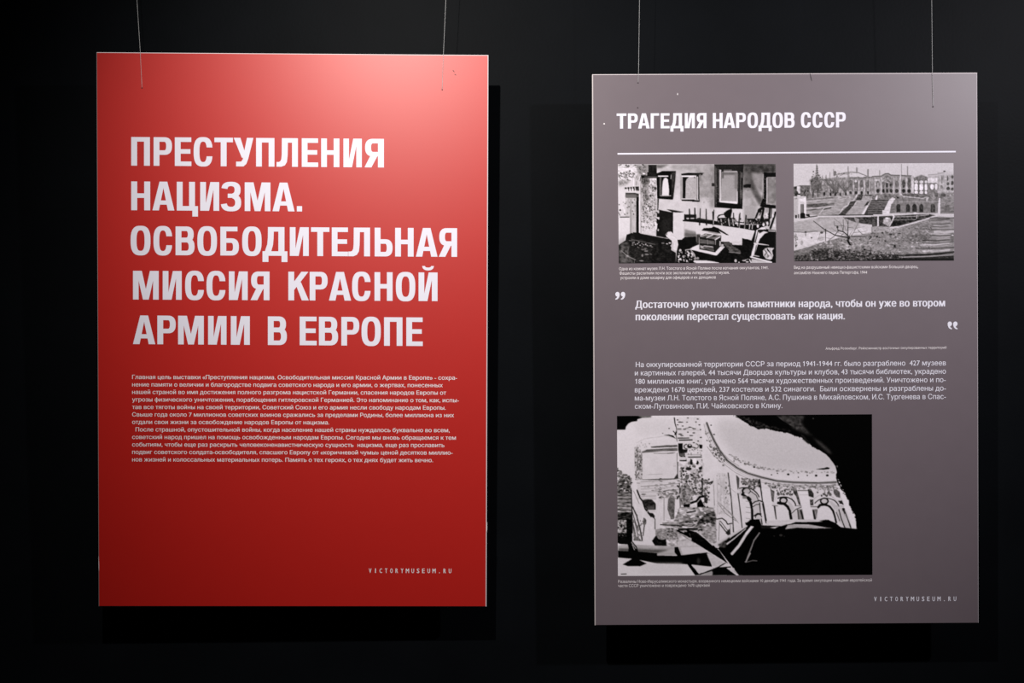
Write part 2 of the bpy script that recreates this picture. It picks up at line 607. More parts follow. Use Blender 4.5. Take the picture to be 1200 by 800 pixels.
def print_wrecked_room():
    s = Print(722, 190, 912, 311, 6, 198, 3)
    A = lambda: s.view(720, 188, 12.5)
    B = lambda: s.view(816, 188, 12.5)
    C = lambda: s.view(720, 248, 12.5)
    D = lambda: s.view(816, 248, 12.5)
    # wall tones
    A(); s.rect(40, 50, 1210, 820, 208, noise=10, ns=(60, 60))
    s.rect(620, 60, 1210, 420, 188, blur=60)
    s.rect(840, 60, 1210, 130, 165, blur=22)
    B(); s.rect(0, 40, 1200, 560, 168, blur=40, noise=16, ns=(70, 60))
    s.rect(60, 560, 280, 900, 205, blur=30); s.rect(280, 690, 900, 1000, 215, blur=16)
    s.poly([(660, 30), (1180, 30), (1180, 200), (980, 190), (900, 215), (820, 190), (760, 250), (690, 250)], 70, blur=26)
    s.poly([(690, 150), (800, 170), (830, 330), (760, 430), (690, 420)], 92, blur=22)
    s.poly([(760, 240), (830, 280), (870, 400), (970, 560), (960, 660), (900, 640), (830, 500), (770, 380)], 84, blur=20)
    s.poly([(830, 190), (970, 190), (965, 460), (900, 400), (840, 280)], 140, blur=18)
    s.poly([(695, 430), (800, 440), (900, 660), (860, 900), (690, 900)], 168, blur=22)
    s.rect(200, 90, 262, 690, 140, blur=26)
    s.specks([(60, 150), (255, 150), (255, 650), (60, 650)], 50, (8, 20), (140, 190), op=.5)
    # top left: plaster, mouldings and the tiled stove
    A(); s.rect(40, 55, 380, 900, 215); s.poly([(320, 60), (500, 60), (490, 230), (380, 230), (330, 160)], 135, blur=22, noise=30, ns=(20, 20))
    s.specks([(60, 60), (480, 60), (480, 150), (60, 110)], 34, (4, 12), (60, 170), flat=2)
    s.rect(50, 110, 320, 160, 232)
    for c in ((110, 215, 48), (225, 215, 52)):
        s.line(arc(c[0], c[1], c[2], 48, 160, 395), 9, 70); s.line(arc(c[0] + 8, c[1], 20, 22, 20, 300), 8, 60)
        s.ell(c[0], c[1] + 52, 40, 18, 238)
    s.specks([(60, 150), (310, 150), (280, 290), (60, 300)], 40, (4, 12), (50, 150))
    s.poly([(60, 290), (230, 280), (180, 350), (60, 380)], 150, blur=20, noise=40, ns=(15, 15))
    s.rect(275, 250, 290, 380, 240); s.poly([(300, 230), (360, 210), (360, 370), (300, 370)], 175, blur=12, noise=40, ns=(14, 18))
    s.poly([(150, 395), (250, 385), (360, 380), (362, 440), (340, 450), (330, 425), (300, 440), (280, 410), (150, 420)], 70, noise=30, ns=(12, 12))
    for x in (185, 225, 262, 300): s.line([(x, 390), (x + 8, 450)], 9, 235)
    for x in (205, 245, 285, 318, 345): s.line([(x, 395), (x + 4, 440)], 11, 25)
    s.poly([(145, 475), (300, 478), (385, 495), (385, 520), (320, 545), (170, 545), (140, 510)], 75, blur=8, noise=20, ns=(40, 8))
    s.rect(160, 500, 320, 545, 110, blur=8); s.line([(170, 478), (300, 480), (375, 500)], 8, 25)
    s.rect(160, 550, 320, 1100, 190, noise=12, ns=(14, 60)); s.rect(230, 560, 250, 1060, 150, blur=6)
    s.rect(40, 420, 160, 800, 222); s.specks([(60, 600), (310, 560), (310, 800), (60, 800)], 16, (6, 16), (60, 150))
    s.poly([(320, 540), (358, 530), (358, 1100), (318, 1100)], 26); s.rect(358, 490, 385, 1100, 238); s.rect(381, 250, 392, 1080, 140)
    s.line([(380, 230), (365, 290)], 14, 240); s.line([(385, 235), (372, 300)], 8, 60)
    s.poly([(392, 260), (625, 265), (618, 1080), (392, 1010)], 200, noise=26, ns=(40, 40))
    s.poly([(395, 260), (520, 265), (500, 360), (440, 360), (395, 330)], 80, blur=10, noise=40, ns=(20, 20))
    s.poly([(410, 340), (500, 360), (500, 600), (410, 640)], 128, blur=18, noise=50, ns=(14, 40))
    s.specks([(400, 270), (610, 280), (612, 780), (400, 780)], 120, (5, 14), (45, 150), flat=.8)
    s.specks([(400, 700), (610, 700), (612, 1010), (400, 960)], 60, (5, 11), (60, 150), flat=.8)
    s.rect(612, 330, 628, 560, 238); s.rect(520, 265, 612, 290, 225); s.ell(600, 410, 16, 26, 60)
    # dark shelf top, first frame
    s.rect(495, 62, 620, 250, 42, blur=4, noise=14, ns=(20, 20)); s.poly([(610, 65), (800, 60), (690, 110), (620, 110)], 100, blur=14)
    s.poly([(480, 170), (510, 170), (510, 240), (480, 230)], 40); s.poly([(390, 215), (640, 225), (640, 255), (395, 262)], 30); s.ell(650, 165, 30, 20, 215); s.ell(432, 192, 22, 12, 235)
    s.poly([(615, 190), (700, 155), (900, 155), (888, 330), (860, 565), (850, 575), (660, 560), (625, 555)], 16)
    s.poly([(830, 175), (895, 160), (880, 330), (860, 540), (838, 540)], 60, blur=10, noise=20, ns=(10, 30)); s.line([(832, 210), (826, 270)], 9, 190)
    s.poly([(660, 240), (690, 240), (690, 520), (655, 520)], 90); s.rect(640, 220, 790, 238, 235)
    s.poly([(725, 265), (755, 250), (782, 275), (800, 420), (798, 520), (696, 510), (700, 400), (710, 300)], 226); s.rect(670, 510, 830, 522, 170)
    s.line([(440, 240), (640, 238)], 6, 140)
    # second frame
    A(); s.poly([(975, 195), (1080, 180), (1300, 182), (1290, 215), (985, 218)], 20); s.rect(985, 224, 1270, 240, 240); s.rect(965, 240, 1000, 570, 165)
    s.rect(1000, 240, 1045, 560, 26); s.poly([(1045, 240), (1240, 240), (1235, 560), (1040, 560)], 182, noise=14, ns=(14, 14))
    s.poly([(1040, 240), (1095, 240), (1060, 270), (1042, 310)], 30); s.poly([(1160, 240), (1210, 240), (1200, 275), (1180, 265)], 30)
    s.rect(980, 555, 1240, 575, 205); s.poly([(980, 570), (1250, 572), (1250, 605), (985, 590)], 18)
    B(); s.poly([(0, 185), (60, 178), (120, 182), (60, 205), (0, 215)], 26); s.poly([(0, 215), (40, 215), (46, 600), (0, 605)], 22); s.rect(12, 235, 24, 570, 240); s.rect(-18, 240, 8, 560, 185); s.rect(-30, 570, 40, 582, 190); s.poly([(-60, 585), (45, 580), (45, 606), (-60, 604)], 18)
    s.rect(44, 200, 70, 300, 110, blur=10)
    # third, large frame
    s.poly([(262, 55), (690, 55), (675, 710), (520, 705), (265, 685)], 22, noise=8, ns=(8, 8)); s.rect(275, 70, 300, 670, 60); s.rect(268, 80, 276, 660, 120, op=.6)
    s.specks([(290, 100), (335, 100), (335, 640), (290, 640)], 24, (3, 6), (90, 150)); s.rect(280, 60, 690, 105, 30, blur=6)
    s.rect(640, 160, 656, 640, 66, blur=4); s.line([(668, 180), (668, 250)], 8, 150); s.rect(640, 430, 672, 560, 80, blur=8, noise=30, ns=(6, 6))
    s.rect(335, 135, 362, 600, 232); s.rect(340, 135, 348, 560, 170); s.poly([(370, 165), (605, 165), (600, 632), (350, 610), (362, 560)], 168, blur=2, noise=6, ns=(60, 60))
    s.rect(376, 170, 400, 260, 70, blur=8); s.rect(390, 172, 600, 210, 90, blur=12); s.rect(560, 190, 605, 420, 120, blur=14); s.rect(400, 155, 600, 168, 205); s.rect(400, 138, 520, 146, 150)
    s.poly([(340, 590), (604, 600), (600, 635), (340, 612)], 236); s.rect(592, 450, 606, 620, 215)
    s.rect(222, 330, 268, 380, 22); s.poly([(690, 360), (740, 345), (800, 350), (795, 400), (770, 400), (690, 395)], 24); s.line([(760, 400), (750, 440)], 14, 110); s.poly([(740, 410), (800, 400), (770, 450)], 130, blur=8)
    # right-hand frame
    s.poly([(985, 175), (1170, 180), (1165, 240), (1040, 240), (1020, 640), (1165, 655), (1165, 705), (985, 690), (930, 670), (970, 560)], 20); s.rect(975, 200, 985, 560, 170); s.poly([(1035, 245), (1168, 245), (1165, 650), (1022, 630)], 128, blur=2, noise=24, ns=(40, 40)); s.rect(1028, 250, 1042, 620, 200); s.rect(1024, 622, 1165, 640, 150)
    s.specks([(985, 230), (1018, 230), (1005, 660), (980, 660)], 20, (3, 7), (90, 150))
    # lower left: dark cabinet, white boxes, stove foot
    C(); s.rect(40, 80, 225, 420, 224, noise=4, ns=(40, 40)); s.line([(85, 78), (215, 78)], 12, 26); s.line([(60, 10), (82, 55)], 8, 60); s.rect(52, 90, 62, 480, 205)
    s.poly([(50, 420), (160, 360), (140, 480), (60, 500)], 190, blur=14)
    s.poly([(392, 160), (612, 160), (606, 370), (392, 320)], 214, noise=6, ns=(20, 20)); s.specks([(400, 20), (600, 20), (600, 230), (400, 300)], 46, (5, 11), (60, 140), flat=.9)
    s.poly([(618, 30), (860, 20), (860, 330), (780, 390), (612, 370)], 34, noise=14, ns=(40, 40)); s.rect(690, 80, 830, 300, 50, blur=24)
    s.poly([(612, 25), (665, 30), (655, 120), (640, 110), (612, 90)], 225); s.poly([(600, 0), (640, 10), (620, 25)], 20); s.ell(640, 265, 10, 18, 235); s.poly([(590, 130), (630, 180), (620, 260), (595, 260)], 230)
    A(); s.poly([(630, 560), (650, 560), (640, 740), (628, 720)], 22); s.poly([(655, 730), (860, 765), (860, 830), (620, 830), (620, 770), (655, 770)], 38); s.poly([(760, 712), (860, 725), (1020, 752), (960, 762), (850, 758)], 40, blur=3)
    s.line([(655, 725), (720, 740), (860, 768)], 10, 20)
    C(); s.poly([(862, 15), (1030, 10), (1025, 370), (985, 405), (925, 410), (862, 330)], 218, noise=3, ns=(50, 50)); s.rect(860, 20, 868, 320, 240); s.line([(1026, 30), (1026, 360)], 8, 190)
    # trough and table chairs
    s.poly([(1030, 130), (1220, 160), (1220, 350), (1030, 290)], 212); s.poly([(1030, 255), (1220, 300), (1220, 400), (1030, 360)], 140, blur=12)
    s.poly([(925, 410), (985, 408), (1030, 370), (1220, 360), (1220, 760), (900, 760)], 24, noise=10, ns=(30, 30))
    s.poly([(1030, 310), (1220, 330), (1220, 360), (1030, 365)], 96, blur=12)
    D(); s.poly([(-10, 155), (250, 190), (640, 240), (860, 275), (850, 460), (0, 470)], 218, noise=4, ns=(60, 60))
    s.poly([(-200, 120), (0, 100), (30, 90), (240, 130), (640, 190), (1060, 190), (860, 278), (640, 240), (250, 188), (0, 155), (-200, 140)], 22, noise=12, ns=(20, 12))
    # chair legs sticking up
    A(); s.rect(1030, 790, 1200, 840, 40)
    for x, y0 in ((1098, 715), (1176, 700)): s.line([(x, y0), (x + 6, 860)], 18, 36, w2=24)
    s.poly([(1020, 800), (1030, 780), (1060, 860), (1200, 850), (1200, 900), (1020, 870)], 30)
    B(); 
    for x, y0, dx in ((58, 705, -12), (142, 712, 6), (258, 725, -12), (545, 770, 3), (640, 770, -10), (725, 800, -12)):
        s.line([(x, y0), (x + dx, 940)], 13, 40, w2=22)
    s.line([(0, 860), (240, 880)], 16, 60); s.line([(40, 720), (45, 830)], 7, 200)
    s.line([(310, 830), (330, 800), (400, 790), (470, 830)], 14, 30); s.poly([(400, 770), (450, 730), (520, 700), (525, 740), (500, 850), (420, 830)], 22, blur=3)
    s.poly([(310, 840), (500, 835), (560, 850), (560, 960), (300, 930)], 36, noise=30, ns=(18, 18))
    D()
    s.line(arc(540, 150, 40, 60, 0, 180), 14, 60); s.line(arc(400, 100, 90, 60, 20, 170), 13, 34)
    for x in (360, 470, 530, 590): s.line([(x, 110), (x + 15, 205)], 14, 190)
    for x in (640, 720, 790, 830): s.line([(x, 120), (x - 14, 250)], 12, 215)
    s.line([(635, 40), (620, 220)], 22, 70); s.line([(730, 60), (715, 240)], 16, 60); s.line([(240, 0), (248, 185)], 16, 40); s.line([(252, 120), (250, 190)], 10, 200); s.line([(600, 150), (760, 170)], 14, 24)
    s.poly([(740, 100), (1060, 100), (1060, 190), (740, 180)], 44, noise=40, ns=(22, 16))
    # bentwood chairs at the right
    s.line([(860, 130), (900, 20), (950, -40)], 34, 24); s.line([(880, 110), (915, 10)], 8, 170); s.line([(985, -40), (940, 170)], 34, 24); s.line([(965, 40), (1000, 160)], 14, 30)
    s.line([(1080, -60), (1070, 60), (1060, 200)], 26, 30); s.line([(1000, 120), (1090, 90)], 14, 30); s.line([(1160, 10), (1120, 140), (1085, 240)], 30, 26); s.line([(1010, 60), (1075, 20)], 10, 60); s.line([(1005, 140), (1080, 150)], 10, 40)
    for q in ((1030, 50), (1040, 170), (900, 210), (1140, 200), (1120, 60), (985, 190)): s.ell(q[0], q[1], 16, 26, 226)
    B(); s.line([(890, 800), (910, 720), (950, 690), (985, 700)], 18, 24); s.line([(930, 800), (950, 740)], 14, 30); s.line([(1070, 690), (1060, 830)], 18, 30); s.line([(1105, 690), (1095, 830)], 14, 30); s.rect(1010, 700, 1062, 760, 165)
    # fallen picture, glass case, white board, crates
    D(); s.poly([(75, 275), (110, 240), (220, 235), (250, 215), (320, 240), (480, 345), (440, 340), (330, 280), (360, 320), (200, 290)], 28, noise=14, ns=(14, 14)); s.poly([(180, 288), (350, 318), (300, 330), (170, 300)], 150, blur=6)
    s.poly([(0, 440), (480, 440), (520, 470), (660, 490), (800, 440), (850, 470), (800, 760), (0, 760)], 26, noise=10, ns=(30, 30))
    s.poly([(520, 440), (660, 420), (660, 488), (530, 485)], 214); s.poly([(670, 385), (720, 400), (740, 400), (810, 420), (810, 500), (670, 490)], 22); s.poly([(380, 435), (520, 455), (530, 500), (640, 560), (660, 610), (500, 600), (400, 470)], 78, noise=24, ns=(30, 20)); s.line([(480, 590), (640, 610)], 10, 140)
    s.poly([(0, 330), (60, 330), (40, 470), (0, 470)], 70, blur=8)
    C(); s.poly([(1110, 540), (1210, 490), (1210, 570), (1130, 560)], 232)
    D(); s.poly([(-60, 520), (40, 480), (420, 510), (300, 640), (280, 640), (-60, 560)], 228)
    s.poly([(35, 365), (130, 320), (365, 350), (360, 500), (275, 595), (40, 550)], 44)
    s.poly([(45, 365), (135, 325), (350, 350), (275, 405)], 92, noise=50, ns=(50, 14)); s.line([(60, 360), (150, 330)], 8, 225); s.line([(150, 380), (240, 340)], 14, 215); s.line([(275, 410), (350, 365)], 14, 232); s.line([(280, 410), (278, 480)], 10, 180); s.rect(340, 430, 356, 500, 200)
    s.poly([(50, 400), (265, 430), (262, 480), (50, 460)], 96, noise=16, ns=(60, 20)); s.rect(160, 410, 170, 480, 130); s.poly([(60, 500), (250, 510), (260, 580), (60, 545)], 84, noise=40, ns=(30, 20)); s.line([(70, 520), (120, 500), (240, 515)], 14, 190); s.poly([(50, 490), (90, 500), (110, 540), (60, 530)], 170)
    s.line([(42, 380), (42, 545)], 8, 190); s.line([(272, 420), (270, 590)], 8, 26); s.poly([(365, 470), (400, 480), (400, 520), (360, 520)], 190)
    s.poly([(-10, 712), (150, 715), (260, 730), (340, 748), (330, 770), (-10, 770)], 226); s.ell(20, 680, 20, 18, 150)
    for q in ((575, 718, 18, 24), (625, 742, 12, 8), (700, 715, 30, 10), (745, 735, 24, 10)): s.ell(*q, 210)
    s.line([(680, 720), (760, 690)], 10, 170); s.line([(780, 700), (800, 745)], 16, 215); s.line([(830, 700), (815, 745)], 10, 180)
    # white overturned frame at the right
    s.poly([(800, 440), (860, 270), (920, 235), (1000, 240), (1060, 260), (1160, 270), (1162, 760), (820, 690), (790, 660)], 24)
    s.poly([(850, 440), (880, 270), (960, 225), (1000, 235), (1030, 258), (905, 262), (890, 330), (860, 450)], 234); s.poly([(870, 450), (905, 300), (960, 280), (1060, 300), (1000, 320), (930, 400), (905, 460)], 226)
    s.line([(905, 270), (890, 330), (860, 440)], 10, 60); s.poly([(920, 265), (1010, 270), (960, 300), (920, 320)], 40); s.line([(1060, 280), (1150, 285)], 14, 215)
    s.line([(850, 462), (1060, 490)], 22, 226, w2=8); s.poly([(850, 470), (900, 480), (850, 640), (800, 665), (810, 600)], 228); s.line([(880, 490), (850, 630)], 10, 70)
    s.line([(795, 660), (900, 690), (1100, 740)], 22, 232); s.line([(840, 640), (920, 655)], 12, 200)
    s.poly([(975, 570), (1010, 535), (1050, 525), (1140, 530), (1110, 570), (1125, 640), (1110, 690), (1080, 705), (1020, 690), (980, 640)], 205, noise=30, ns=(24, 24)); s.poly([(1040, 530), (1060, 560), (1110, 640), (1080, 610), (1035, 560)], 26); s.line([(1000, 560), (1030, 600), (1000, 640)], 12, 60); s.poly([(1040, 610), (1070, 650), (1040, 680)], 120)
    s.rect(1150, 300, 1170, 770, 46, blur=4)
    # dark piano-like cabinet at lower left
    C(); s.poly([(60, 490), (160, 420), (180, 335), (250, 310), (340, 330), (770, 395), (840, 420), (830, 560), (900, 600), (900, 770), (60, 770)], 40, noise=16, ns=(40, 40))
    s.poly([(60, 490), (200, 430), (220, 640), (300, 760), (60, 760)], 78, blur=20, noise=30, ns=(30, 30)); s.poly([(230, 520), (560, 520), (500, 740), (300, 740)], 52, blur=24)
    s.poly([(270, 300), (340, 305), (800, 395), (820, 415), (820, 470), (300, 390)], 34); s.line([(380, 315), (780, 392)], 8, 205); s.line([(250, 405), (420, 440), (600, 480)], 12, 96); s.line([(215, 420), (300, 430)], 8, 130)
    for i in range(13): s.ell(270 + i * 22 + s.rng.normal(0, 4), 458 + i * 3.2 + s.rng.normal(0, 8), 11, 7, 175 + 40 * s.rng.random())
    s.specks([(230, 450), (560, 490), (560, 620), (400, 640)], 20, (4, 11), (60, 130), flat=2); s.line([(100, 570), (190, 650), (310, 705)], 10, 150); s.line([(205, 530), (190, 620)], 8, 110); s.ell(190, 648, 16, 12, 165); s.line([(295, 700), (292, 750)], 8, 120)
    for q in ((465, 575, 30, 9), (475, 625, 30, 10), (410, 640, 14, 18), (395, 720, 34, 9), (710, 460, 24, 8)): s.ell(*q, 128)
    s.poly([(745, 330), (790, 292), (830, 290), (860, 320), (925, 420), (935, 480), (915, 565), (885, 570), (855, 545), (870, 470), (820, 400), (765, 370)], 222, noise=12, ns=(20, 20))
    for q in ((770, 470, 16, 8), (810, 458, 18, 9), (835, 500, 14, 10), (850, 550, 18, 12)): s.ell(*q, 205)
    s.specks([(920, 560), (1060, 560), (1190, 640), (1190, 745), (930, 745)], 46, (6, 22), (120, 230)); s.poly([(1060, 600), (1120, 580), (1160, 620), (1130, 670), (1070, 650)], 215); s.specks([(950, 580), (1180, 600), (1180, 745), (950, 745)], 30, (7, 20), (10, 50))
    s.line([(1040, 560), (1110, 550), (1170, 620), (1190, 680)], 12, 190); s.ell(1180, 728, 22, 16, 225); s.ell(950, 700, 20, 10, 220)
    B(); s.rough([(50, 60), (262, 60), (262, 560), (50, 560)], 14, (40, 40)); s.rough([(690, 60), (1165, 60), (980, 660), (690, 660)], 16, (46, 46)); s.poly([(-40, 50), (700, 50), (700, 560), (-40, 560)], 130, blur=60, op=.25)
    A(); s.rough([(50, 60), (500, 60), (480, 220), (50, 300)], 22, (16, 12)); s.rough([(395, 265), (612, 270), (612, 800), (395, 800)], 30, (13, 22)); s.specks([(400, 280), (605, 285), (605, 700), (400, 700)], 50, (4, 10), (50, 110), flat=.6); s.rough([(160, 550), (320, 550), (320, 800), (60, 800)], 18, (16, 40))
    s.rough([(640, 70), (1210, 70), (1210, 170), (900, 560), (900, 160)], 12, (50, 30))
    C(); s.rough([(395, 0), (610, 0), (606, 350), (395, 310)], 16, (13, 20)); s.rough([(70, 430), (830, 430), (900, 740), (70, 740)], 14, (22, 12)); s.specks([(620, 40), (850, 30), (850, 320), (620, 340)], 16, (10, 26), (26, 56), op=.5)
    D(); s.rough([(400, 440), (800, 440), (800, 740), (340, 740)], 14, (24, 14)); s.specks([(300, 100), (1100, 90), (1080, 180), (300, 170)], 60, (6, 15), (20, 190), flat=.5)
    s.grain(8, .8)
    return s.finish(.28)


def print_ruined_palace():
    s = Print(928, 189, 1120, 308, 6, 210, 5)
    A = lambda: s.view(926, 188, 12.5)
    B = lambda: s.view(1022, 188, 12.5)
    C = lambda: s.view(926, 246, 12.5)
    D = lambda: s.view(1022, 246, 12.5)
    A(); s.rect(0, 30, 2420, 420, 208, blur=6)
    # the long front
    s.poly([(420, 285), (640, 245), (900, 235), (2420, 240), (2420, 560), (300, 600), (300, 300)], 148, noise=18, ns=(30, 30))
    s.poly([(40, 385), (150, 365), (300, 370), (300, 560), (40, 560)], 112, noise=24, ns=(20, 24)); s.rect(100, 380, 145, 540, 216); s.ell(75, 400, 26, 18, 70); s.ell(90, 480, 30, 36, 66); s.rect(290, 370, 304, 470, 190)
    s.line([(150, 370), (290, 372)], 12, 90); s.specks([(150, 390), (290, 390), (290, 540), (150, 540)], 18, (10, 18), (60, 110), flat=.6)
    s.line([(430, 283), (600, 290)], 14, 100); s.line([(640, 215), (700, 205), (800, 180), (900, 170), (1000, 180), (1130, 232)], 13, 120); s.poly([(870, 240), (890, 200), (960, 190), (980, 240)], 214); s.poly([(1010, 240), (1030, 200), (1090, 220), (1070, 245)], 214)
    s.poly([(640, 160), (665, 150), (680, 180), (660, 220), (630, 220)], 120, noise=30, ns=(10, 10)); s.specks([(620, 190), (900, 175), (900, 225), (640, 240)], 34, (6, 14), (80, 190)); s.poly([(700, 232), (800, 200), (850, 215), (830, 245), (720, 250)], 205)
    s.line([(870, 262), (1200, 250)], 17, 110)
    for x, y0, y1, w in ((470, 225, 280, 10), (525, 215, 280, 10), (582, 170, 280, 9), (635, 130, 220, 9), (848, 90, 520, 13), (974, 110, 180, 20), (1138, 135, 230, 22)): s.line([(x, y0), (x, y1)], w, 128)
    # windows of the left wing, piers
    for x in (500, 590, 665, 735, 812): s.ell(x, 380, 20, 40, 104, op=.8); s.ell(x, 490, 14, 32, 52)
    for x in (885, 965, 1045, 1140): s.ell(x, 345, 22, 62, 104); s.ell(x, 470, 18, 26, 52)
    s.ell(960, 305, 16, 16, 228); s.ell(1060, 405, 14, 14, 224)
    for x in (845, 925, 1005, 1085, 1165): s.rect(x - 9, 290, x + 9, 500, 190)
    s.line([(420, 450), (1200, 445)], 7, 175); s.specks([(430, 300), (860, 280), (860, 460), (430, 460)], 90, (8, 20), (112, 185))
    s.poly([(560, 330), (720, 260), (840, 330), (840, 450), (700, 480), (560, 450)], 150, blur=20, op=.6); s.specks([(560, 330), (720, 250), (840, 330), (840, 460), (560, 460)], 70, (5, 13), (95, 190))
    # dark fir and a second trunk
    s.line([(388, 60), (400, 300), (405, 520)], 10, 70)
    for i in range(15):
        y = 85 + i * 27; wd = 18 + i * 5.2
        s.poly([(390, y - 14), (390 + wd, y + 14), (392, y + 8), (390 - wd * (.9 if i < 8 else 1.1), y + 12)], 82 + 10 * s.rng.random())
    s.poly([(280, 280), (350, 260), (440, 290), (470, 440), (320, 450)], 86, blur=12, op=.75, noise=30, ns=(12, 12)); s.specks([(310, 260), (440, 260), (440, 450), (320, 450)], 44, (6, 14), (60, 160)); s.line([(338, 450), (330, 590)], 18, 60); s.line([(405, 430), (405, 530)], 14, 66); s.line([(655, 460), (655, 580), (660, 640)], 20, 66, w2=12); s.specks([(580, 440), (720, 430), (720, 480), (600, 480)], 16, (7, 14), (70, 120))
    # centre and right wings
    B(); s.poly([(0, 240), (130, 230), (190, 190), (235, 185), (270, 212), (570, 215), (575, 520), (0, 520)], 150, noise=10, ns=(30, 30)); s.line([(0, 235), (130, 228), (190, 195), (235, 190), (275, 215), (420, 218), (575, 225)], 15, 100); s.ell(215, 235, 30, 20, 118); s.rect(40, 270, 110, 300, 205)
    for x in (45, 135, 320, 408, 505): s.rect(x - 11, 250, x + 9, 490, 190)
    for x, r in ((85, 24), (165, 18), (218, 18), (278, 22), (360, 26), (462, 26), (540, 26)): s.ell(x, 350, r, 52, 112); s.ell(x, 445, r, 30, 56)
    s.rect(200, 320, 232, 390, 64); s.ell(462, 340, 22, 60, 76); s.ell(540, 330, 24, 90, 88); s.ell(275, 360, 20, 24, 70); s.ell(85, 360, 8, 40, 190); s.specks([(150, 240), (300, 230), (300, 320), (150, 320)], 20, (6, 14), (100, 200))
    s.line([(430, 55), (430, 210)], 11, 150); s.line([(415, 215), (412, 500)], 15, 205); s.line([(518, 90), (518, 215)], 16, 140); s.line([(110, 150), (110, 220)], 16, 150)
    s.rect(575, 225, 612, 520, 206); s.poly([(605, 250), (720, 200), (815, 240), (815, 290), (610, 290)], 118); s.line([(600, 252), (720, 205), (815, 240)], 11, 190); s.rect(612, 285, 830, 510, 112, noise=10, ns=(20, 20))
    for x, r in ((645, 26), (720, 28), (788, 18)): s.ell(x, 312, r, 22, 212); s.rect(x - r, 360, x + r, 420, 240); s.ell(x, 365, r, 26, 240); s.ell(x, 418, r, 20, 240); s.ell(x, 468, r, 24, 226)
    s.poly([(815, 210), (955, 195), (960, 260), (815, 260)], 190); s.rect(815, 255, 960, 330, 220); s.rect(815, 328, 960, 520, 128); s.rect(815, 328, 960, 345, 120)
    s.ell(878, 385, 27, 40, 240); s.ell(938, 385, 18, 44, 236); s.rect(955, 170, 1215, 500, 176, noise=12, ns=(30, 30)); s.poly([(950, 195), (1060, 165), (1200, 150), (1200, 200), (950, 215)], 200, blur=8); s.line([(820, 210), (950, 200), (1060, 178)], 9, 150); s.ell(1058, 157, 20, 9, 64)
    for x, y, rx, ry in ((1020, 280, 12, 60), (1110, 340, 20, 24), (1175, 240, 20, 24), (1172, 330, 20, 30), (1112, 410, 26, 26), (1175, 420, 20, 24), (1015, 390, 20, 28), (1105, 260, 10, 40)): s.ell(x, y, rx, ry, 84 if x > 1090 else 128)
    s.line([(970, 320), (970, 440)], 9, 130); s.line([(1068, 180), (1068, 440)], 8, 205)
    s.rect(830, 470, 1210, 560, 142, noise=24, ns=(26, 20)); s.rect(915, 480, 965, 530, 96); s.rect(1010, 490, 1080, 530, 92); s.line([(640, 500), (700, 540), (830, 520)], 30, 96); s.poly([(575, 480), (640, 500), (660, 540), (440, 520), (440, 490)], 104, noise=20, ns=(20, 10))
    # terrace with arches
    s.poly([(330, 540), (440, 515), (520, 530), (700, 555), (800, 530), (980, 545), (975, 770), (250, 770)], 128, noise=10, ns=(50, 30)); s.line([(420, 490), (450, 525), (600, 540), (740, 555), (800, 535), (830, 545)], 13, 200); s.line([(400, 605), (960, 605)], 9, 168); s.poly([(790, 530), (830, 540), (805, 600), (790, 595)], 196)
    for x, r in ((384, 30), (524, 28), (620, 32), (720, 30), (888, 32)): s.rect(x - r, 670, x + r, 755, 60); s.ell(x, 672, r, 36, 60)
    s.ell(888, 690, 22, 60, 84); s.poly([(975, 550), (1000, 550), (985, 770), (960, 770)], 226); s.rect(1000, 560, 1215, 780, 132, noise=22, ns=(40, 16))
    for y in (575, 640, 700, 750): s.line([(1000, y), (1210, y - 4)], 7, 165 if y < 700 else 90)
    s.rect(1050, 660, 1130, 740, 108, blur=8); s.line([(1080, 640), (1080, 740)], 7, 84)
    # the long slopes and the cascade
    A(); s.poly([(230, 560), (640, 520), (1000, 510), (1100, 510), (700, 800), (230, 800)], 158, noise=20, ns=(50, 14))
    for y, g in ((560, 100), (585, 190), (618, 190), (650, 84), (668, 96), (690, 206), (715, 84), (740, 160)): s.line([(235, y + 14), (420, y), (640, y - 20)], 13, g, op=.8)
    s.poly([(240, 640), (500, 620), (600, 640), (380, 690), (240, 680)], 92, blur=8, noise=20, ns=(20, 8)); s.line([(420, 790), (500, 690), (650, 660)], 9, 205); s.line([(490, 720), (600, 690)], 13, 70)
    s.poly([(690, 560), (960, 530), (900, 600), (860, 620), (640, 800), (500, 780), (640, 660)], 162, noise=12, ns=(30, 14)); s.line([(980, 495), (930, 580), (860, 620), (840, 660), (780, 690), (720, 780)], 12, 214)
    s.poly([(1000, 495), (1070, 500), (1040, 580), (960, 600), (930, 660), (800, 800), (700, 800), (850, 660), (880, 600), (950, 590)], 74, noise=10, ns=(20, 20))
    s.poly([(1070, 510), (1215, 500), (1215, 570), (1140, 620), (1040, 790), (810, 790), (940, 660), (980, 600), (1040, 580)], 164, noise=14, ns=(30, 14)); s.line([(960, 590), (1130, 585)], 8, 200); s.line([(900, 680), (1070, 685)], 8, 196); s.poly([(1130, 600), (1200, 580), (1170, 640), (1080, 670)], 58); s.line([(1205, 570), (1150, 650), (1070, 780)], 26, 230)
    s.rect(1090, 500, 1215, 520, 84)
    B(); s.poly([(0, 500), (330, 490), (400, 560), (300, 590), (0, 600)], 120, noise=24, ns=(24, 20)); s.poly([(60, 510), (85, 510), (70, 580), (40, 580)], 226); s.poly([(-10, 575), (250, 575), (150, 790), (-120, 790)], 70)
    for i in range(8): s.line([(-60 - 0 * i, 600 + i * 26), (240 - i * 11, 600 + i * 26)], 8, 165 - 4 * i, op=.85)
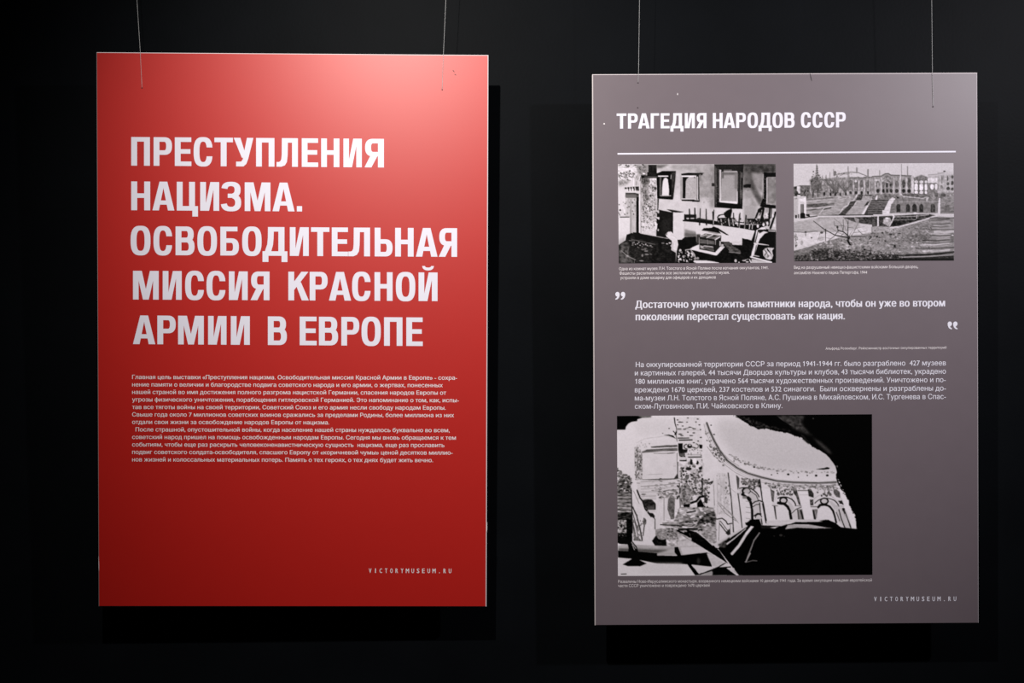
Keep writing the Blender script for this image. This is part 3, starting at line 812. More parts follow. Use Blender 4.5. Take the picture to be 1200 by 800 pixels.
    s.poly([(300, 540), (340, 560), (280, 640), (250, 790), (150, 790), (190, 690), (250, 570)], 222, noise=10, ns=(10, 10)); s.ell(375, 545, 16, 14, 50); s.poly([(280, 640), (330, 600), (330, 770), (255, 770)], 120, blur=4)
    # pavilion at the left edge
    A(); s.rect(45, 525, 235, 830, 206, noise=6, ns=(30, 30)); s.rect(50, 560, 110, 830, 188); s.poly([(140, 555), (225, 550), (235, 600), (140, 600)], 236); s.rect(120, 480, 146, 800, 220); s.rect(112, 484, 148, 504, 40); s.rect(60, 548, 105, 566, 150); s.rect(152, 640, 200, 800, 96); s.rect(165, 650, 182, 780, 130); s.rect(205, 600, 235, 800, 228)
    C(); s.rect(145, 60, 218, 122, 30); s.ell(180, 62, 36, 22, 30); s.poly([(225, 60), (280, 60), (290, 100), (240, 90)], 40); s.rect(72, 72, 100, 118, 50); s.rect(115, 60, 128, 120, 60)
    # basin wall and the white ground
    s.poly([(50, 175), (300, 120), (420, 105), (1210, 90), (1210, 420), (720, 420), (100, 560), (50, 600)], 178, noise=8, ns=(60, 30))
    s.line([(220, 110), (420, 84), (700, 76), (1210, 70)], 13, 44); s.rect(400, 82, 1210, 100, 212); s.line([(50, 170), (400, 115)], 12, 205); s.line([(410, 120), (560, 118)], 6, 110)
    s.poly([(770, 108), (1210, 100), (1210, 215), (1130, 210), (960, 180), (870, 150)], 70, noise=34, ns=(22, 16)); s.poly([(1010, 200), (1210, 215), (1210, 330), (1040, 350)], 206, blur=6); s.poly([(930, 100), (1010, 130), (1000, 200), (960, 180)], 150, noise=20, ns=(10, 10))
    s.poly([(50, 330), (400, 320), (640, 330), (860, 300), (1000, 260), (1200, 320), (1000, 370), (720, 400), (480, 470), (100, 560), (50, 600)], 216, noise=8, ns=(40, 30)); s.line([(50, 320), (220, 328), (400, 310)], 10, 90); s.line([(60, 292), (380, 300)], 6, 140); s.ell(225, 325, 18, 12, 34); s.line([(225, 330), (226, 380)], 10, 110); s.ell(312, 408, 14, 10, 90); s.rect(70, 340, 90, 560, 170, blur=8); s.specks([(60, 340), (110, 340), (110, 560), (60, 560)], 14, (6, 12), (110, 150)); s.ell(170, 480, 20, 36, 176); s.ell(450, 420, 40, 36, 190); s.ell(85, 525, 10, 18, 74)
    # rough bank in front
    s.poly([(50, 600), (300, 530), (480, 470), (720, 410), (900, 380), (1210, 370), (1210, 770), (50, 770)], 128, noise=30, ns=(26, 18)); s.poly([(720, 400), (1210, 340), (1210, 560), (700, 560)], 150, blur=18, noise=26, ns=(20, 14))
    s.specks([(330, 520), (720, 430), (1200, 420), (1200, 560), (340, 600)], 130, (6, 15), (80, 190), flat=1.6); s.poly([(310, 600), (560, 570), (800, 610), (1210, 600), (1210, 770), (330, 770)], 66, blur=18, noise=34, ns=(24, 14)); s.poly([(60, 640), (330, 640), (340, 745), (60, 740)], 74, blur=16, noise=24, ns=(20, 14)); s.poly([(60, 600), (300, 560), (330, 640), (60, 670)], 120, blur=12, noise=20, ns=(20, 12))
    s.specks([(300, 590), (1200, 560), (1200, 740), (330, 740)], 170, (5, 13), (30, 150), flat=1.6); s.specks([(540, 600), (640, 580), (640, 690), (540, 690)], 22, (7, 14), (150, 215)); s.specks([(720, 540), (1040, 480), (1040, 560), (720, 600)], 20, (7, 12), (170, 215), flat=1.5); s.line([(295, 650), (325, 750)], 10, 175); s.ell(400, 735, 12, 12, 205); s.poly([(60, 740), (1210, 735), (1210, 770), (60, 770)], 42, blur=6)
    # bare tree
    for pts, w in (([(875, 510), (845, 450), (850, 410), (840, 370), (780, 320), (700, 300), (690, 250)], 26), ([(845, 400), (740, 385), (660, 370), (500, 285), (340, 160)], 20), ([(845, 420), (845, 260), (850, 150)], 13), ([(770, 320), (780, 230), (775, 140)], 10), ([(660, 370), (560, 450), (540, 470)], 9), ([(660, 360), (720, 290)], 10), ([(518, 280), (518, 460)], 13), ([(840, 255), (920, 255)], 9), ([(860, 420), (930, 330), (990, 200)], 8), ([(900, 385), (1180, 390)], 12), ([(1200, 380), (1150, 440)], 20), ([(990, 290), (1050, 350), (1200, 385)], 8), ([(750, 370), (790, 330)], 9), ([(640, 160), (650, 230), (780, 232)], 6), ([(850, 240), (830, 160), (780, 100)], 7)):
        s.line(pts, w, 46 if w > 9 else 86, w2=max(5, w * .35))
    s.ell(690, 250, 16, 18, 70); s.ell(460, 330, 24, 18, 84); s.ell(855, 400, 18, 26, 36)
    # right: basin, curved kerb and furrowed road
    D(); s.poly([(-10, 90), (330, 70), (830, 55), (940, 80), (820, 120), (500, 215), (300, 250), (0, 250)], 66, noise=30, ns=(30, 18))
    s.line([(0, 90), (330, 76), (600, 60), (830, 55)], 13, 205); s.line([(330, 100), (620, 92), (830, 70)], 10, 170); s.line([(310, 145), (640, 140)], 13, 130); s.poly([(300, 160), (480, 150), (500, 190), (400, 230), (290, 245)], 42, noise=14, ns=(20, 14)); s.rect(0, 100, 75, 200, 74, noise=30, ns=(16, 16)); s.rect(75, 90, 98, 240, 226); s.poly([(150, 0), (250, 0), (240, 60), (150, 60)], 220); s.poly([(160, 130), (260, 110), (290, 180), (230, 235), (150, 190)], 172, noise=24, ns=(16, 16)); s.line([(300, 70), (320, 95), (290, 170), (250, 240)], 24, 226, w2=12); s.ell(215, 120, 26, 12, 226); s.ell(200, 160, 30, 18, 205); s.poly([(100, 100), (170, 100), (150, 220), (105, 225)], 60, noise=20, ns=(14, 14)); s.ell(630, 48, 26, 14, 226); s.line([(655, 80), (650, 120)], 12, 210)
    s.poly([(-10, 250), (60, 235), (350, 250), (520, 210), (840, 115), (960, 85), (1200, 95), (1200, 770), (-10, 770)], 140, noise=16, ns=(40, 20)); s.poly([(0, 250), (330, 245), (500, 260), (300, 320), (0, 330)], 168, blur=10); s.line([(270, 258), (420, 240), (600, 190), (820, 125), (900, 95), (980, 80), (1200, 100)], 22, 212); s.poly([(940, 70), (1200, 70), (1200, 105), (960, 95)], 205, blur=4)
    s.poly([(500, 350), (820, 350), (860, 420), (700, 480), (500, 470)], 116, blur=18, noise=14, ns=(24, 14)); s.specks([(0, 300), (620, 260), (700, 480), (500, 620), (0, 640)], 190, (6, 15), (92, 178), flat=1.5)
    for x0, y0, x1, y1, g, w in ((870, 150, 1130, 130, 84, 14), (860, 175, 1140, 165, 172, 16), (880, 205, 1140, 190, 100, 14), (900, 225, 1140, 215, 180, 16), (850, 235, 1130, 240, 92, 10), (880, 265, 1180, 262, 168, 18), (620, 268, 1200, 285, 92, 13), (920, 318, 1190, 315, 200, 36), (860, 345, 1170, 350, 190, 13), (850, 372, 1140, 368, 78, 14), (860, 395, 1130, 388, 190, 13), (840, 415, 1130, 412, 172, 11), (740, 442, 1130, 436, 70, 13), (830, 462, 1150, 460, 150, 10), (740, 480, 1150, 470, 88, 11), (700, 512, 1120, 488, 205, 17), (720, 530, 1140, 520, 175, 10), (640, 562, 1200, 545, 76, 16), (740, 602, 1130, 585, 200, 24), (640, 585, 900, 580, 160, 12), (500, 660, 1200, 615, 44, 24), (430, 690, 1180, 655, 176, 16), (600, 676, 1180, 640, 120, 10)):
        s.line([(x0, y0), ((x0 + x1) / 2, (y0 + y1) / 2 + 10), (x1, y1)], w, g, op=.85)
    s.line([(850, 118), (950, 112), (1010, 128), (1200, 112)], 12, 76); s.line([(780, 290), (840, 345), (870, 360)], 12, 176); s.line([(850, 250), (880, 290), (850, 300)], 12, 100); s.poly([(1150, 340), (1200, 330), (1200, 480), (1150, 470)], 108, blur=12); s.ell(1178, 370, 14, 10, 215)
    s.poly([(-10, 640), (420, 650), (520, 660), (1200, 640), (1200, 770), (-10, 770)], 62, blur=10, noise=18, ns=(30, 12)); s.line([(430, 690), (800, 680), (1190, 655)], 15, 170); s.line([(500, 655), (800, 650), (1190, 615)], 18, 48)
    s.specks([(0, 610), (440, 630), (440, 720), (0, 720)], 60, (6, 14), (40, 170)); s.poly([(-10, 715), (1200, 705), (1200, 770), (-10, 770)], 44, blur=4)
    for q in ((580, 535, 14, 10), (400, 610, 20, 8), (310, 640, 14, 10), (770, 600, 20, 10), (655, 480, 14, 10)): s.ell(*q, 215)
    for q in ((190, 455, 14, 16), (330, 530, 18, 22), (150, 335, 20, 12), (270, 355, 24, 10), (70, 390, 18, 14), (400, 345, 26, 8)): s.ell(*q, 60)
    A(); s.rough([(300, 250), (2400, 225), (2400, 560), (300, 560)], 26, (15, 22)); s.rough([(235, 560), (1100, 510), (700, 800), (235, 800)], 22, (34, 9)); s.rough([(50, 380), (310, 370), (310, 560), (50, 560)], 26, (16, 20))
    for x in (455, 540, 625, 700, 775, 850, 905, 985, 1065, 1110, 1180): s.line([(x, 300 + 20 * s.rng.random()), (x + s.rng.normal(0, 5), 450)], 13, 92, op=.7)
    for i in range(26):                               # the bare trees in front of the left wing
        x0, y0 = 655 + s.rng.normal(0, 10), 470 - 40 * s.rng.random(); a = s.rng.normal(0, .75); L = 90 + 130 * s.rng.random()
        s.line([(x0, y0), (x0 + L * .5 * math.sin(a), y0 - L * .5), (x0 + L * math.sin(a) * 1.2, y0 - L)], 7, 92, op=.75, w2=4)
    for i in range(16):
        x0, y0 = 800 + s.rng.normal(0, 14), 470 - 30 * s.rng.random(); a = s.rng.normal(0, .7); L = 60 + 90 * s.rng.random()
        s.line([(x0, y0), (x0 + L * .5 * math.sin(a), y0 - L * .5), (x0 + L * math.sin(a) * 1.2, y0 - L)], 7, 84, op=.75, w2=4)
    s.poly([(330, 250), (440, 250), (455, 430), (310, 430)], 92, blur=20, op=.55); s.specks([(330, 130), (440, 190), (460, 440), (300, 440)], 50, (5, 13), (58, 150))
    B(); s.rough([(0, 490), (330, 490), (340, 780), (0, 780)], 22, (30, 8)); s.rough([(340, 540), (980, 540), (980, 780), (330, 780)], 18, (14, 30)); s.rough([(830, 460), (1210, 470), (1210, 780), (830, 560)], 20, (18, 12))
    C(); s.rough([(60, 110), (760, 110), (1200, 300), (1200, 420), (60, 580)], 12, (26, 10)); s.rough([(50, 600), (480, 470), (1210, 370), (1210, 740), (50, 740)], 32, (17, 10)); s.rough([(300, 560), (1210, 560), (1210, 740), (300, 740)], 30, (11, 9))
    s.poly([(420, 560), (560, 570), (700, 640), (640, 720), (330, 700), (340, 620)], 52, blur=24, op=.5)
    for pts in ([(850, 410), (800, 240), (690, 200)], [(850, 400), (910, 300), (1000, 260), (1090, 240)], [(845, 380), (700, 330), (600, 260)], [(660, 370), (600, 420), (500, 400), (400, 420)], [(520, 300), (440, 330), (400, 460)], [(780, 320), (740, 200), (640, 120)], [(930, 330), (1060, 320), (1130, 300)]): s.line(pts, 7, 96, op=.8, w2=4)
    D(); s.rough([(0, 260), (500, 215), (850, 120), (900, 640), (0, 640)], 28, (16, 10)); s.rough([(700, 130), (1200, 100), (1200, 640), (560, 640)], 20, (60, 7)); s.rough([(0, 610), (500, 640), (500, 720), (0, 720)], 26, (12, 10)); s.rough([(0, 100), (830, 60), (820, 130), (300, 245), (0, 245)], 26, (20, 12))
    s.grain(11, .75)
    return s.finish(.28)


def print_ruined_monastery():
    s = Print(721, 483, 1025, 677, 5, 208, 9)
    A = lambda: s.view(720, 484, 10)
    B = lambda: s.view(810, 484, 10)
    C = lambda: s.view(910, 484, 10)
    E = lambda: s.view(720, 554, 10)
    F = lambda: s.view(810, 554, 10)
    G = lambda: s.view(910, 554, 10)
    H = lambda: s.view(720, 600, 10)
    I = lambda: s.view(810, 600, 10)
    # pale sky, a little darker in the middle
    B(); s.poly([(300, 60), (1200, 100), (1900, 400), (1700, 680), (900, 680), (500, 500), (300, 260)], 186, blur=60)
    A(); s.rect(250, 60, 700, 260, 198, blur=40)
    s.poly([(0, 0), (430, 0), (425, 48), (330, 52), (270, 70), (265, 92), (205, 100), (160, 125), (135, 160), (128, 195), (0, 195)], 6); s.poly([(250, 25), (440, 25), (430, 48), (320, 50)], 120, blur=8)
    # broken left tower
    s.poly([(250, 390), (330, 330), (720, 290), (740, 780), (330, 800), (250, 760)], 204); s.poly([(235, 400), (275, 385), (300, 480), (330, 470), (330, 790), (260, 790), (235, 640)], 170, noise=40, ns=(16, 16)); s.specks([(240, 400), (290, 400), (325, 480), (325, 780), (245, 780)], 70, (6, 15), (60, 130), flat=.7)
    s.line([(255, 350), (350, 300), (600, 265), (720, 295)], 4, 165); s.specks([(260, 340), (420, 320), (420, 400), (270, 400)], 14, (5, 9), (130, 190))
    s.poly([(310, 455), (380, 425), (740, 405), (740, 440), (560, 445), (330, 465)], 92, blur=3, noise=22, ns=(60, 8)); s.poly([(420, 392), (600, 375), (740, 372), (740, 392), (560, 400), (440, 405)], 70, blur=3, noise=20, ns=(50, 8)); s.line([(370, 432), (560, 425)], 8, 60); s.line([(460, 470), (600, 470), (710, 462)], 7, 110); s.line([(620, 470), (690, 466)], 9, 80)
    s.rect(340, 480, 730, 760, 202, noise=4, ns=(60, 60)); s.line([(736, 470), (742, 760), (690, 768), (330, 780)], 10, 58); s.line([(400, 718), (560, 712)], 6, 160); s.ell(540, 768, 16, 7, 60); s.line([(690, 620), (720, 618)], 5, 150); s.poly([(700, 760), (745, 690), (750, 765)], 60); s.rect(738, 470, 748, 600, 235); s.rect(736, 570, 748, 620, 90)
    s.line([(702, 55), (708, 110), (718, 150)], 12, 30); s.poly([(580, 255), (640, 250), (690, 262), (720, 300), (700, 288), (640, 266)], 18); s.line([(690, 210), (725, 250)], 10, 40); s.poly([(718, 150), (740, 160), (775, 170), (740, 220), (715, 260), (700, 250), (725, 200)], 60, noise=40, ns=(10, 10)); s.ell(640, 178, 9, 7, 70); s.ell(566, 234, 8, 5, 90); s.line([(722, 260), (735, 330)], 10, 90)
    # bonded masonry column
    s.poly([(725, 50), (1000, 40), (1030, 300), (1035, 800), (760, 800), (735, 300)], 200, noise=6, ns=(20, 20))
    for x, y, w in ((740, 78, 16), (775, 104, 60), (860, 56, 18), (975, 68, 22), (955, 102, 12), (995, 136, 18), (1008, 192, 16), (885, 164, 28), (820, 186, 30), (935, 182, 34), (760, 184, 50), (860, 222, 16), (930, 230, 26), (770, 245, 44), (900, 262, 40), (1012, 284, 22), (980, 326, 16), (850, 104, 14), (740, 136, 18), (800, 150, 20), (790, 262, 34), (930, 345, 24)): s.ell(x, y, w / 2 + 3, 7, 62)
    s.line([(745, 292), (870, 290)], 12, 44); s.line([(760, 315), (910, 312)], 14, 40); s.line([(830, 180), (890, 165), (950, 185)], 7, 80); s.line([(740, 200), (860, 195), (1010, 200)], 4, 140)
    s.rect(748, 352, 800, 430, 22); s.poly([(748, 430), (800, 420), (858, 425), (850, 460), (800, 470), (800, 510), (830, 500), (848, 560), (830, 565), (765, 560), (765, 548), (820, 545), (760, 500)], 40, noise=14, ns=(14, 14)); s.rect(770, 512, 838, 548, 196); s.rect(765, 470, 828, 505, 80)
    s.line(arc(845, 390, 28, 26, 90, 280), 12, 60); s.ell(880, 385, 30, 26, 50, noise=20, ns=(10, 10)); s.ell(884, 372, 14, 8, 200); s.line([(905, 395), (950, 408)], 12, 60); s.line(arc(960, 385, 22, 26, -90, 100), 9, 70); s.poly([(990, 365), (1030, 370), (1028, 415), (1000, 415)], 22); s.rect(860, 430, 1030, 470, 206); s.specks([(860, 420), (1030, 420), (1030, 500), (860, 490)], 14, (5, 9), (80, 130)); s.line([(865, 513), (1020, 512)], 12, 46); s.line([(850, 485), (1020, 485)], 5, 130)
    s.poly([(895, 530), (920, 560), (918, 605), (870, 600)], 40); s.ell(970, 578, 18, 24, 36); s.ell(940, 560, 26, 30, 225); s.poly([(860, 570), (890, 560), (880, 605), (860, 605)], 120)
    s.line([(1035, 548), (1110, 575), (1075, 620), (1060, 690)], 26, 36); s.ell(1080, 590, 30, 22, 44, noise=20, ns=(8, 8)); s.specks([(780, 620), (1060, 610), (1060, 800), (780, 800)], 60, (7, 18), (40, 120)); s.ell(868, 650, 36, 20, 40); s.ell(1008, 645, 22, 18, 44); s.ell(935, 700, 44, 46, 176, noise=16, ns=(12, 12)); s.poly([(1130, 660), (1150, 640), (1165, 690), (1130, 690)], 60); s.ell(1100, 745, 18, 14, 60); s.poly([(1020, 770), (1090, 760), (1090, 800), (1020, 800)], 56)
    # curved cornice with its shadow lines
    B(); s.poly([(170, 70), (240, 200), (330, 420), (430, 540), (640, 670), (860, 740), (1100, 790), (1900, 790), (1900, 1240), (130, 1200), (130, 70)], 206, noise=5, ns=(50, 50))
    for off, w, g in ((0, 15, 52), (-14, 5, 160), (14, 6, 100), (34, 4, 150), (56, 5, 120)):
        s.line([(182 - off * .6, 110 + off * .3), (215 - off * .8, 205 + off * .3), (275 - off * .8, 335 + off * .5), (340 - off * .7, 445 + off * .7), (425 - off * .6, 555 + off * .8), (540 - off * .4, 640 + off), (660 - off * .3, 700 + off), (820, 748 + off), (1000, 790 + off), (1200, 808 + off), (1480, 816 + off), (1700, 806 + off)], w, g, op=.9)
    s.line([(200, 140), (285, 330), (340, 430), (430, 530), (560, 620)], 5, 130); s.line([(185, 390), (260, 490), (360, 580)], 5, 110)
    s.specks([(180, 330), (260, 360), (420, 560), (380, 620), (250, 480)], 50, (5, 12), (50, 130)); s.specks([(150, 200), (200, 210), (240, 340), (190, 360)], 14, (5, 10), (90, 150))
    for x, y, r in ((232, 140, 9), (268, 248, 10), (548, 536, 8), (632, 592, 16), (738, 630, 13), (1010, 704, 9), (1136, 716, 15), (1360, 728, 9), (1463, 730, 16), (1594, 728, 16), (1255, 750, 8), (940, 720, 8), (500, 560, 7)): s.ell(x, y, r, r * .8, 40)
    s.specks([(400, 440), (560, 530), (900, 640), (1300, 680), (1680, 680), (1680, 700), (1200, 700), (800, 650), (520, 560)], 80, (4, 10), (110, 170), flat=1.8)
    # dark vault around the opening
    s.poly([(490, 0), (560, 55), (600, 85), (680, 135), (790, 185), (880, 178), (1000, 210), (1130, 230), (1170, 245), (1230, 268), (1300, 285), (1380, 350), (1420, 390), (1500, 430), (1590, 490), (1640, 550), (1690, 620), (1706, 690), (1695, 720), (1705, 790), (1735, 870), (1800, 960), (1840, 1060), (1920, 1190), (1930, 1260), (1935, 1350), (2300, 1350), (2300, 0)], 4)
    s.poly([(500, 10), (570, 60), (690, 130), (790, 180), (900, 172), (1150, 225), (1180, 200), (900, 140), (650, 40)], 34, blur=6, noise=40, ns=(18, 14)); s.poly([(930, 20), (1200, 20), (1340, 30), (1260, 150), (1150, 180), (1060, 110)], 66, blur=16, noise=24, ns=(24, 24)); s.line([(960, 30), (1060, 110), (1180, 180), (1300, 200), (1430, 330), (1560, 430), (1650, 520)], 46, 8)
    s.poly([(1090, 40), (1260, 40), (1330, 160), (1440, 280), (1200, 190)], 60, blur=16, noise=20, ns=(20, 20)); s.poly([(1420, 280), (1520, 330), (1620, 420), (1660, 480), (1600, 470), (1480, 360)], 62, blur=12); s.line([(1380, 340), (1450, 385), (1560, 455)], 16, 10); s.ell(1430, 62, 9, 9, 70); s.poly([(1280, 240), (1320, 260), (1400, 360), (1370, 360), (1300, 300)], 40, blur=5)
    C(); s.poly([(460, 655), (560, 640), (590, 630), (625, 640), (610, 655), (550, 660)], 14); s.ell(710, 622, 8, 14, 90)
    # arcade: piers, arches and openings
    F(); s.rect(300, 0, 440, 480, 196, noise=10, ns=(20, 60)); s.line([(262, 130), (275, 400)], 8, 120); s.line([(290, 200), (300, 500)], 5, 150); s.poly([(240, 100), (300, 60), (300, 640), (230, 300)], 205); s.line([(262, 140), (272, 380)], 7, 96)
    s.line([(432, 0), (450, 150), (470, 320), (485, 520), (495, 690)], 12, 50); s.line([(548, 240), (575, 450), (596, 640)], 12, 50); s.line([(440, 160), (520, 230)], 4, 150); s.specks([(400, 100), (450, 100), (460, 300), (400, 290)], 16, (6, 14), (60, 130), flat=.6); s.poly([(525, 20), (565, 60), (560, 160), (545, 200), (530, 100)], 78)
    for i in range(9): s.line([(300 + i * 8, 330 + i * 6), (480 + i * 10, 480 + i * 14)], 4, 150 - 4 * i, op=.7)
    s.line([(310, 350), (400, 470), (520, 560)], 6, 110); s.line([(300, 540), (360, 530), (405, 560), (425, 600), (475, 590)], 12, 44); s.line([(330, 590), (400, 680), (450, 710)], 12, 60); s.line([(340, 560), (430, 680), (455, 690)], 8, 70); s.line([(330, 560), (322, 790)], 7, 110); s.line([(458, 610), (456, 720)], 6, 110); s.poly([(400, 700), (450, 650), (460, 720), (430, 730)], 50)
    # first arch
    s.line(arc(655, 330, 105, 165, 20, 150), 5, 120); s.poly(arc(640, 330, 165, 160, 0, 125) + [(600, 230), (640, 220)] + arc(620, 400, 110, 150, 60, 0), 190); s.line(arc(625, 335, 180, 165, 20, 110), 12, 36)
    s.poly([(590, 200), (610, 175), (690, 190), (700, 215), (680, 240), (630, 235), (598, 250)], 34); s.ell(650, 212, 38, 26, 178); s.line([(598, 250), (660, 290), (695, 340), (712, 420), (715, 560)], 30, 26); s.line([(700, 215), (760, 260), (785, 320)], 9, 60); s.line([(670, 280), (700, 310)], 20, 44); s.poly([(690, 260), (710, 230), (775, 320), (720, 350)], 186)
    s.line([(715, 360), (750, 335), (800, 322), (850, 345)], 13, 50); s.line([(725, 395), (760, 370), (800, 365)], 10, 60); s.poly([(720, 400), (800, 375), (805, 480), (740, 510)], 190); s.line([(740, 500), (780, 475), (815, 480)], 18, 40); s.line([(800, 350), (812, 480), (830, 600)], 13, 54); s.line([(840, 360), (860, 470), (880, 580)], 22, 40); s.line([(820, 360), (845, 560)], 9, 216); s.ell(790, 520, 34, 34, 190); s.line(arc(790, 525, 38, 40, 20, 180), 9, 40); s.poly([(580, 290), (640, 280), (690, 390), (695, 540), (650, 560), (600, 600)], 210)
    for y in (330, 400, 460, 530): s.line([(640, y), (690, y + 6)], 5, 120)
    s.specks([(590, 120), (700, 90), (780, 160), (760, 200), (640, 160)], 16, (7, 16), (56, 120)); s.poly([(600, 130), (615, 90), (635, 130)], 60); s.specks([(560, 60), (800, 80), (800, 160), (600, 80)], 30, (5, 12), (70, 150), flat=1.6); s.line([(800, 80), (815, 180), (835, 340)], 20, 44, w2=12); s.ell(795, 130, 18, 40, 50, noise=24, ns=(8, 8)); s.rect(600, 270, 650, 300, 120, blur=5)
    # second pier and second arch
    s.poly([(820, 180), (930, 190), (985, 560), (890, 580)], 212); s.line([(930, 180), (955, 330)], 9, 90); s.poly([(925, 190), (975, 210), (965, 340), (945, 330)], 90, noise=30, ns=(10, 14)); s.line([(975, 390), (995, 540)], 20, 56, w2=10); s.line([(950, 380), (1010, 385)], 9, 110); s.poly([(940, 150), (1000, 150), (985, 180), (950, 185)], 50)
    s.line(arc(1085, 390, 120, 160, 20, 150), 4, 150); s.line(arc(1085, 395, 140, 115, 10, 120), 13, 36); s.ell(1080, 320, 50, 42, 30); s.ell(1080, 322, 32, 26, 190); s.line([(1020, 350), (1040, 355), (1090, 360), (1130, 395), (1155, 450), (1170, 535)], 32, 26); s.poly([(1000, 400), (1030, 380), (1090, 380), (1140, 440), (1150, 540), (1000, 550)], 210); s.poly([(1120, 330), (1140, 320), (1210, 410), (1180, 450)], 186)
    s.specks([(1000, 190), (1150, 190), (1180, 260), (1000, 250)], 20, (7, 16), (50, 120))
    G(); s.line([(180, 470), (225, 425), (290, 400)], 9, 56); s.poly([(185, 480), (230, 440), (250, 540), (190, 545)], 196); s.poly([(240, 425), (300, 420), (320, 545), (250, 545)], 130, noise=20, ns=(10, 40)); s.line([(245, 430), (258, 545)], 10, 60); s.line([(285, 440), (310, 540)], 22, 50); s.line([(215, 385), (300, 385)], 7, 90)
    s.poly([(190, 190), (230, 180), (255, 260), (285, 380), (260, 370), (225, 270), (200, 240)], 74, noise=30, ns=(12, 18)); s.specks([(150, 180), (230, 180), (230, 260), (130, 260)], 12, (6, 14), (50, 110))
    # third pier and arch
    s.poly([(255, 210), (365, 200), (435, 545), (330, 545)], 214); s.line([(250, 205), (365, 205)], 9, 90); s.line([(270, 255), (380, 255)], 4, 160); s.poly([(365, 190), (400, 185), (435, 240), (435, 290), (400, 280), (375, 270)], 60, noise=20, ns=(12, 12)); s.poly([(390, 310), (430, 310), (430, 380), (395, 380)], 60, noise=60, ns=(10, 14)); s.line([(400, 395), (475, 395)], 9, 90); s.poly([(415, 425), (480, 425), (470, 530), (435, 540)], 120, noise=50, ns=(12, 50)); s.line([(430, 440), (450, 535)], 22, 50)
    s.line(arc(560, 430, 170, 180, 20, 160), 4, 150); s.line(arc(580, 410, 150, 115, 10, 150), 11, 40); s.ell(560, 330, 52, 44, 30); s.ell(558, 328, 34, 26, 192); s.line([(490, 400), (510, 375), (570, 370), (625, 395), (660, 440), (680, 500), (700, 580)], 30, 26, w2=20); s.poly([(485, 420), (520, 390), (600, 392), (650, 450), (690, 580), (600, 560), (485, 545)], 210); s.poly([(610, 330), (650, 330), (720, 400), (680, 430)], 186)
    s.specks([(480, 220), (640, 220), (640, 270), (480, 270)], 14, (7, 17), (46, 110)); s.specks([(420, 150), (700, 150), (660, 210), (440, 210)], 30, (5, 11), (80, 160), flat=1.5); s.poly([(665, 200), (700, 190), (740, 220), (745, 290), (700, 280), (670, 240)], 84, noise=24, ns=(10, 10)); s.poly([(730, 330), (765, 320), (785, 365), (740, 360)], 50); s.line([(730, 330), (780, 365)], 14, 44); s.line([(700, 385), (800, 390)], 8, 160); s.poly([(690, 400), (800, 410), (870, 640), (800, 640), (720, 560)], 190); s.line([(730, 430), (760, 540), (800, 640)], 12, 50); s.line([(780, 420), (830, 540), (870, 640)], 26, 60, w2=16); s.rect(770, 410, 800, 440, 40); s.line([(700, 460), (740, 560)], 9, 70); s.line([(800, 480), (845, 600)], 9, 190)
    s.poly([(720, 120), (760, 200), (800, 230), (820, 290), (845, 320), (850, 380), (900, 470), (925, 540), (915, 600), (940, 640), (920, 650), (880, 620), (840, 480), (790, 400), (780, 330), (730, 200)], 218)
    # left part below: bricks, leaning wall, niche
    E(); s.rect(30, 60, 200, 800, 196); s.specks([(30, -60), (200, 60), (200, 220), (30, 220)], 90, (6, 14), (50, 130), flat=1.7); s.rect(35, 220, 198, 470, 120, blur=4, noise=50, ns=(40, 8)); s.rect(35, 225, 198, 250, 46, blur=4)
    for i in range(11): s.line([(36, 240 + i * 21), (110, 240 + i * 21 + s.rng.normal(0, 7)), (196, 244 + i * 21)], 9, (190, 60)[i % 2], op=.7)
    s.rect(36, 460, 200, 560, 50, noise=40, ns=(30, 14)); s.rect(36, 550, 150, 720, 160, noise=40, ns=(14, 30)); s.rect(140, 540, 212, 830, 14); s.rect(36, 700, 150, 830, 20, noise=20, ns=(20, 20)); s.specks([(40, 560), (140, 560), (140, 740), (40, 740)], 30, (6, 14), (30, 110))
    s.poly([(200, 170), (265, 170), (300, 330), (480, 560), (470, 740), (440, 800), (210, 800)], 208, noise=6, ns=(20, 40)); s.line([(198, 200), (205, 430), (210, 700)], 12, 26); s.line([(225, 210), (290, 360)], 6, 120); s.line([(215, 400), (260, 500), (300, 650), (325, 790)], 16, 66); s.line([(210, 450), (240, 560), (280, 680)], 9, 60); s.line([(345, 530), (350, 620), (330, 790)], 12, 60); s.poly([(210, 560), (240, 570), (290, 760), (320, 800), (230, 790)], 90, noise=50, ns=(14, 40)); s.line([(230, 590), (265, 740)], 14, 215); s.ell(355, 570, 20, 40, 90, noise=40, ns=(8, 12))
    s.rect(270, 80, 770, 310, 198, noise=10, ns=(60, 8))
    for y, g in ((90, 130), (145, 110), (155, 200), (180, 150), (215, 150), (265, 150), (300, 170)): s.line([(310, y + 10), (520, y), (770, y - 24)], 6, g)
    s.line([(265, 200), (300, 290), (330, 330), (360, 420), (430, 510)], 16, 26); s.poly([(320, 320), (380, 305), (440, 310), (485, 360), (485, 430), (380, 430)], 48, noise=24, ns=(16, 16)); s.poly([(380, 390), (470, 380), (470, 430), (390, 430)], 80, blur=6); s.poly([(400, 465), (450, 470), (472, 500), (468, 535), (430, 510)], 40); s.rect(380, 432, 480, 460, 196)
